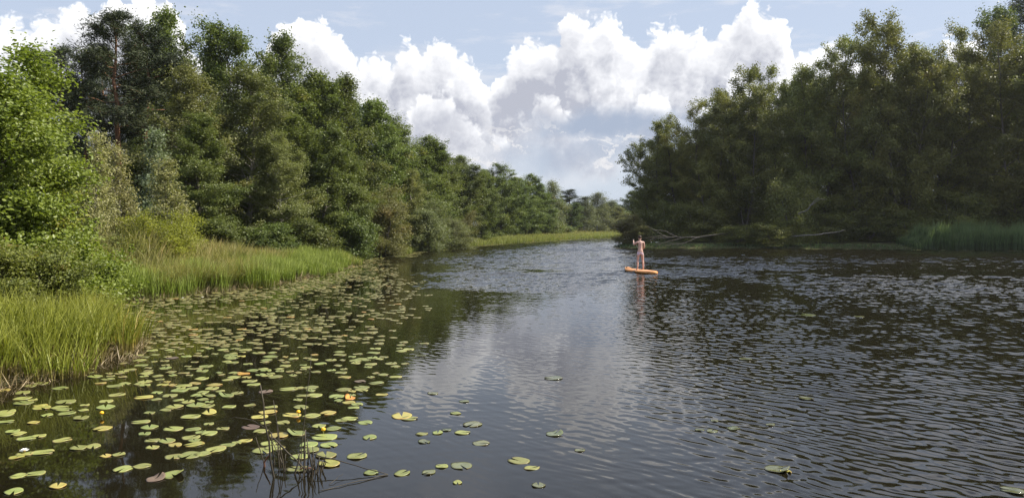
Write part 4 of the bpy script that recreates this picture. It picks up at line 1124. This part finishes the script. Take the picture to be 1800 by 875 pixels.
limb('branch', [(1190, 416, 83.4), (1168, 406, 83.3), (1150, 404, 83.2), (1134, 395, 83)], 0.06, 0.02, fallen)
limb('branch', [(1170, 416, 83.2), (1158, 409, 82.9), (1146, 402, 82.6)], 0.05, 0.02, fallen)
limb('branch', [(1205, 417, 83.6), (1175, 424, 82.8), (1152, 432, 82.2)], 0.05, 0.02, fallen)
limb('branch', [(1185, 417, 83.3), (1160, 415, 82.6), (1128, 419, 82.0)], 0.045, 0.02, fallen)
limb('branch', [(1230, 416, 83.9), (1200, 428, 83), (1165, 431, 82.3)], 0.045, 0.02, fallen)
DEADG = simple_mat('grey_branch', (0.17, 0.16, 0.15), 0.35, 4.0, 0.85, 0.2)
br = empty('bare_branch', (at(1450, 82), 82, 1.0)); tag(br, 'thin bare branch reaching low over the water under the right wood', 'branch')
limb('stem', [(1392, 415, 83), (1430, 413, 82), (1462, 409, 81.5), (1484, 405, 81)], 0.07, 0.03, br, DEADG)
br = empty('bare_branch', (at(1425, 82), 82, 4.0)); tag(br, 'curved pale dead branch sticking out beside the paler willow', 'branch')
limb('stem', [(1402, 376, 82), (1418, 370, 81.6), (1428, 356, 81.4), (1438, 347, 81.2)], 0.06, 0.03, br, DEADG)
limb('twig', [(1425, 362, 81.5), (1440, 350, 81.2), (1452, 351, 81)], 0.035, 0.015, br, DEADG)

# ------------------------------------------------------------------ paddle board, paddler and paddle
bx, by = wat(1126, 479.5)
HEAD = radians(21)                # the board points away and to the left
board = empty('paddle_board', (bx, by, 0.035), HEAD); tag(board, 'orange inflatable paddle board under the standing person', 'paddle board')
ORANGE = simple_mat('orange_board_skin', (0.56, 0.25, 0.075), 0.08, 3.0, 0.42, 0.5)
DECK = simple_mat('peach_deck_pad', (0.60, 0.30, 0.16), 0.10, 6.0, 0.7, 0.3)
BLACK = simple_mat('black_rubber', (0.02, 0.02, 0.02), 0.2, 8.0, 0.5, 0.4)
def hull(L, Wd, T, z0, taper=1.0, grow_=0.0):
    ns, nc = 36, 16
    V = []
    for i in range(ns + 1):
        t = i / ns; y = (t - 0.5) * L
        k = abs(2 * t - 1)
        wd = Wd * 0.5 * (1 - k ** (3.4 if t < 0.5 else 2.6)) ** (0.55 if t < 0.5 else 0.62) + 0.012
        rk = 0.10 * max(0, (t - 0.72) / 0.28) ** 2
        for j in range(nc):
            a = j * 2 * pi / nc
            ca, sa = cos(a), sin(a)
            hx = np.sign(ca) * abs(ca) ** 0.45 * wd; hz = np.sign(sa) * abs(sa) ** 0.75 * T * 0.5 * min(1, wd / 0.09)
            V.append((hx, y, z0 + hz + rk))
    F = [(i * nc + j, i * nc + (j + 1) % nc, (i + 1) * nc + (j + 1) % nc, (i + 1) * nc + j) for i in range(ns) for j in range(nc)]
    c0 = len(V); 
    F += [(0, 2 * e + 2 if e < nc // 2 - 1 else 0, 2 * e + 1, 2 * e) for e in range(0)]
    return V, F
V, F = hull(3.0, 0.78, 0.16, 0.045)
link('hull', mesh_np('hull', V, F, ORANGE, True), board)
V = []; F = []
n = 22
for i in range(n + 1):
    t = i / n; y = -1.30 + 2.0 * t; wd = 0.27 * min(1, 0.55 + 1.5 * min(t, 1 - t) + 0.25)
    V += [(-wd, y, 0.1265), (0, y, 0.1305), (wd, y, 0.1265)]
F = [(3 * i + j, 3 * i + j + 1, 3 * i + 4 + j, 3 * i + 3 + j) for i in range(n) for j in (0, 1)]
link('deck_pad', mesh_np('deck_pad', V, F, DECK, True), board)
b = MB()
for (x0, y0, x1_, y1_) in [(-0.2, 0.86, 0.2, 1.16), (0.2, 0.86, -0.2, 1.16), (-0.2, 0.86, -0.2, 1.16), (0.2, 0.86, 0.2, 1.16)]:
    b.tube([(x0, y0, 0.135 + 0.01), ((x0 + x1_) / 2, (y0 + y1_) / 2, 0.15), (x1_, y1_, 0.16)], 0.008, 5)
link('bungee', b.mesh('bungee', BLACK), board)
b = MB(); b.tube([(0, -0.07, 0.135), (0, -0.05, 0.165), (0, 0.05, 0.165), (0, 0.07, 0.135)], 0.014, 6); link('handle', b.mesh('handle', BLACK), board)
b = MB(); b.tube([(-0.05, 1.34, 0.16), (-0.05, 1.34, 0.21), (-0.05, 1.34, 0.225)], [0.035, 0.035, 0.02], 10); link('valve', b.mesh('valve', BLACK), board)
b = MB(); b.tube([(-0.405, -0.16, 0.05), (-0.405, 0.12, 0.05)], [0.018, 0.018], 6); b.tube([(0.405, -0.16, 0.05), (0.405, 0.12, 0.05)], [0.018, 0.018], 6); link('grip', b.mesh('grip', BLACK), board)
V = [(-.012, -1.1, -.03), (.012, -1.1, -.03), (.012, -1.32, -.03), (-.012, -1.32, -.03), (-.006, -1.24, -.24), (.006, -1.24, -.24), (.006, -1.36, -.22), (-.006, -1.36, -.22)]
F = [(0, 1, 5, 4), (1, 2, 6, 5), (2, 3, 7, 6), (3, 0, 4, 7), (4, 5, 6, 7)]
link('fin', mesh_np('fin', V, F, BLACK), board)

SKIN = simple_mat('skin', (0.52, 0.32, 0.255), 0.10, 5.0, 0.5, 0.4)
HAIR = simple_mat('dark_brown_hair', (0.035, 0.020, 0.012), 0.4, 30.0, 0.6, 0.3)
TRUNKS = simple_mat('pale_pink_trunks', (0.60, 0.45, 0.51), 0.06, 10.0, 0.85, 0.2)
def skin_figure(name, verts, edges, radii, mat, parent, root=0, sub=2):
    me = bpy.data.meshes.new(name + '_frame'); me.from_pydata([tuple(v) for v in verts], edges, [])
    o = bpy.data.objects.new(name + '_frame', me); COL.objects.link(o)
    md = o.modifiers.new('skin', 'SKIN'); md.branch_smoothing = 0.6; md.use_smooth_shade = True
    for i, r in enumerate(radii):
        sv = me.skin_vertices[0].data[i]; sv.radius = r if isinstance(r, tuple) else (r, r); sv.use_root = (i == root)
    sb = o.modifiers.new('sub', 'SUBSURF'); sb.levels = sub; sb.render_levels = sub
    dg = bpy.context.evaluated_depsgraph_get(); dg.update()
    ev = o.evaluated_get(dg); m2 = bpy.data.meshes.new_from_object(ev)
    m2.name = name
    bpy.data.objects.remove(o)
    m2.materials.clear(); m2.materials.append(mat)
    return link(name, m2, parent)
# body frame: x to the person's right as seen from behind, y forward, z up; feet on the deck
pj = {}
def J(k, x, y, z, r): pj[k] = (len(pj), (x, y, z), r)
J('pelvis', 0, 0, 0.94, (0.150, 0.112)); J('waist', 0.005, 0.015, 1.10, (0.125, 0.092)); J('chest', 0.0, 0.03, 1.30, (0.160, 0.108)); J('collar', -0.005, 0.035, 1.44, (0.115, 0.085))
J('neck', -0.01, 0.04, 1.52, (0.058, 0.060)); J('head_low', -0.012, 0.062, 1.60, (0.072, 0.084)); J('head', -0.014, 0.062, 1.69, (0.082, 0.098)); J('head_top', -0.014, 0.055, 1.755, (0.056, 0.068))
J('hip_l', -0.10, 0.0, 0.86, 0.098); J('knee_l', -0.135, 0.03, 0.48, 0.058); J('calf_l', -0.14, -0.005, 0.34, 0.056); J('ankle_l', -0.145, -0.01, 0.085, 0.037); J('ball_l', -0.155, 0.12, 0.035, (0.042, 0.026)); J('toe_l', -0.158, 0.185, 0.026, (0.036, 0.018))
J('hip_r', 0.10, 0.0, 0.86, 0.098); J('knee_r', 0.145, 0.03, 0.48, 0.058); J('calf_r', 0.155, -0.005, 0.34, 0.056); J('ankle_r', 0.165, -0.01, 0.085, 0.037); J('ball_r', 0.18, 0.12, 0.035, (0.042, 0.026)); J('toe_r', 0.185, 0.185, 0.026, (0.036, 0.018))
J('sh_l', -0.185, 0.03, 1.42, 0.066); J('el_l', -0.315, 0.12, 1.28, 0.043); J('wr_l', -0.275, 0.29, 1.46, 0.030); J('palm_l', -0.265, 0.34, 1.51, (0.040, 0.022))
J('sh_r', 0.185, 0.03, 1.42, 0.066); J('el_r', 0.235, 0.07, 1.15, 0.043); J('wr_r', 0.185, 0.30, 1.05, 0.030); J('palm_r', 0.165, 0.35, 1.03, (0.040, 0.022))
E_ = [('pelvis', 'waist'), ('waist', 'chest'), ('chest', 'collar'), ('collar', 'neck'), ('neck', 'head_low'), ('head_low', 'head'), ('head', 'head_top'),
      ('pelvis', 'hip_l'), ('hip_l', 'knee_l'), ('knee_l', 'calf_l'), ('calf_l', 'ankle_l'), ('ankle_l', 'ball_l'), ('ball_l', 'toe_l'),
      ('pelvis', 'hip_r'), ('hip_r', 'knee_r'), ('knee_r', 'calf_r'), ('calf_r', 'ankle_r'), ('ankle_r', 'ball_r'), ('ball_r', 'toe_r'),
      ('collar', 'sh_l'), ('sh_l', 'el_l'), ('el_l', 'wr_l'), ('wr_l', 'palm_l'), ('collar', 'sh_r'), ('sh_r', 'el_r'), ('el_r', 'wr_r'), ('wr_r', 'palm_r')]
# paddle line: from the raised left hand down across the body to the water at the right
PT, PB = np.array([-0.275, 0.355, 1.56]), np.array([0.62, 0.42, -0.12])
pdir = (PB - PT) / np.linalg.norm(PB - PT)
def finger_chain(palm, out, curl, side):
    """five fingers that close round the shaft"""
    c = np.array(pj[palm][1])
    ax = pdir
    for i, ln in enumerate((0.066, 0.074, 0.070, 0.056)):
        base = c + ax * (i - 1.5) * 0.021
        p1 = base + np.array(out) * ln * 0.5; p2 = p1 + np.array(curl) * ln * 0.45; p3 = p2 - np.array(out) * ln * 0.35
        ids = []
        for q, p_ in enumerate((p1, p2, p3)):
            k = '%s_f%d%d' % (palm, i, q); J(k, *p_, (0.0095, 0.0085, 0.0075)[q]); ids.append(k)
        E_.append((palm, ids[0])); E_.append((ids[0], ids[1])); E_.append((ids[1], ids[2]))
    t1 = c - ax * 0.045 + np.array(curl) * 0.012; t2 = t1 + np.array(out) * 0.035 + np.array(curl) * 0.02
    J(palm + '_t0', *t1, 0.011); J(palm + '_t1', *t2, 0.009); E_.append((palm, palm + '_t0')); E_.append((palm + '_t0', palm + '_t1'))
finger_chain('palm_l', (0.0, 0.55, 0.83), (0.25, 0.8, -0.5), -1)
finger_chain('palm_r', (-0.2, 0.95, -0.1), (-0.3, 0.3, -0.9), 1)
PH = HEAD * 0.35
person = empty('person', (bx - 0.02, by - 0.05, 0.16), PH)
person['label'] = 'person with bare back and short dark hair standing and paddling on the orange board'; person['category'] = 'person'
names = list(pj); vs = [pj[k][1] for k in names]; rs = [pj[k][2] for k in names]
skin_figure('body', vs, [(pj[a][0], pj[b_][0]) for a, b_ in E_], rs, SKIN, person)
# face: nose, ears, eyes
def ball(name, c, r, mat, parent, seg=12, rg=8):
    V, F = [], []
    for i in range(rg + 1):
        f = pi * i / rg
        for j in range(seg):
            a = 2 * pi * j / seg
            V.append((c[0] + r[0] * sin(f) * cos(a), c[1] + r[1] * sin(f) * sin(a), c[2] + r[2] * cos(f)))
    F = [(i * seg + j, (i + 1) * seg + j, (i + 1) * seg + (j + 1) % seg, i * seg + (j + 1) % seg) for i in range(rg) for j in range(seg)]
    return link(name, mesh_np(name, V, F, mat, True), parent)
ball('nose', (-0.014, 0.158, 1.645), (0.013, 0.018, 0.022), SKIN, person)
for s_ in (-1, 1):
    ball('ear', (-0.014 + s_ * 0.077, 0.055, 1.65), (0.010, 0.020, 0.032), SKIN, person)
    ball('eye', (-0.014 + s_ * 0.031, 0.142, 1.672), (0.012, 0.010, 0.010), BLACK, person)
LIP = simple_mat('lips', (0.38, 0.15, 0.12), 0.1, 5.0)
ball('mouth', (-0.014, 0.143, 1.600), (0.024, 0.009, 0.008), LIP, person)
# hair: a close cap over crown and nape
V, F = [], []
seg, rg = 24, 12
hr = np.random.default_rng(3)
for i in range(rg + 1):
    f = pi * 0.62 * i / rg
    for j in range(seg):
        a = 2 * pi * j / seg
        back = 0.5 - 0.5 * sin(a)
        ff = f * (0.70 + 0.42 * back)
        k = 1 + hr.normal(0, 0.012)
        V.append((-0.014 + 0.093 * k * sin(ff) * cos(a), 0.058 + 0.110 * k * sin(ff) * sin(a), 1.685 + 0.105 * k * cos(ff)))
F = [(i * seg + j, (i + 1) * seg + j, (i + 1) * seg + (j + 1) % seg, i * seg + (j + 1) % seg) for i in range(rg) for j in range(seg)]
link('hair', mesh_np('hair', V, F, HAIR, True), person)
# close fitting trunks
tv = [(0, 0, 0.945), (0, 0.012, 1.035), (-0.100, 0, 0.865), (-0.116, 0.010, 0.715), (0.100, 0, 0.865), (0.118, 0.010, 0.715)]
skin_figure('swim_trunks', tv, [(0, 1), (0, 2), (2, 3), (0, 4), (4, 5)], [(0.160, 0.122), (0.142, 0.106), 0.106, 0.098, 0.106, 0.098], TRUNKS, person)
# paddle
paddle = empty('paddle', (bx - 0.02, by - 0.05, 0.16), PH); tag(paddle, 'black paddle held across the body by the standing person, blade in the water', 'paddle')
b = MB(); b.tube([PT, PT + (PB - PT) * 0.5, PB], 0.02, 8); link('shaft', b.mesh('shaft', BLACK), paddle)
gx = np.cross(pdir, [0, 1, 0]); gx /= np.linalg.norm(gx)
b = MB(); b.tube([PT - gx * 0.055, PT, PT + gx * 0.055], [0.013, 0.018, 0.013], 8); link('handle', b.mesh('handle', BLACK), paddle)
side = np.cross(pdir, gx)
V = []; prof_b = [(0, .015), (0.08, .05), (0.18, .085), (0.30, .095), (0.38, .085), (0.42, .04)]
for t, wd in prof_b:
    for sgn, th in ((-1, -.006), (1, -.006), (1, .006), (-1, .006)):
        V.append(PB + pdir * t + side * wd * sgn + gx * th)
F = [(4 * i + j, 4 * i + (j + 1) % 4, 4 * i + 4 + (j + 1) % 4, 4 * i + 4 + j) for i in range(5) for j in range(4)] + [(20, 21, 22, 23), (3, 2, 1, 0)]
link('blade', mesh_np('blade', V, F, BLACK), paddle)
# ------------------------------------------------------------------ summer air: far trees pale a little with distance
x0, x1, y0, y1, z0, z1 = -960, 960, -500, 1260, -1.7, 36.0
V = [(x, y, z) for z in (z0, z1) for y in (y0, y1) for x in (x0, x1)]
F = [(0, 2, 3, 1), (4, 5, 7, 6), (0, 1, 5, 4), (2, 6, 7, 3), (0, 4, 6, 2), (1, 3, 7, 5)]
m, nt, out = material('summer_haze')
pv = nt.new('ShaderNodeVolumePrincipled')
pv.inputs['Color'].default_value = (0.86, 0.90, 0.95, 1); pv.inputs['Density'].default_value = 0.00012; pv.inputs['Anisotropy'].default_value = 0.3
nt.l.new(pv.outputs[0], out.inputs['Volume'])
haze = link('haze', mesh_np('haze', V, F, m)); tag(haze, 'thin pale summer haze over the river', 'haze', kind='stuff')
SC.cycles.volume_bounces = 0
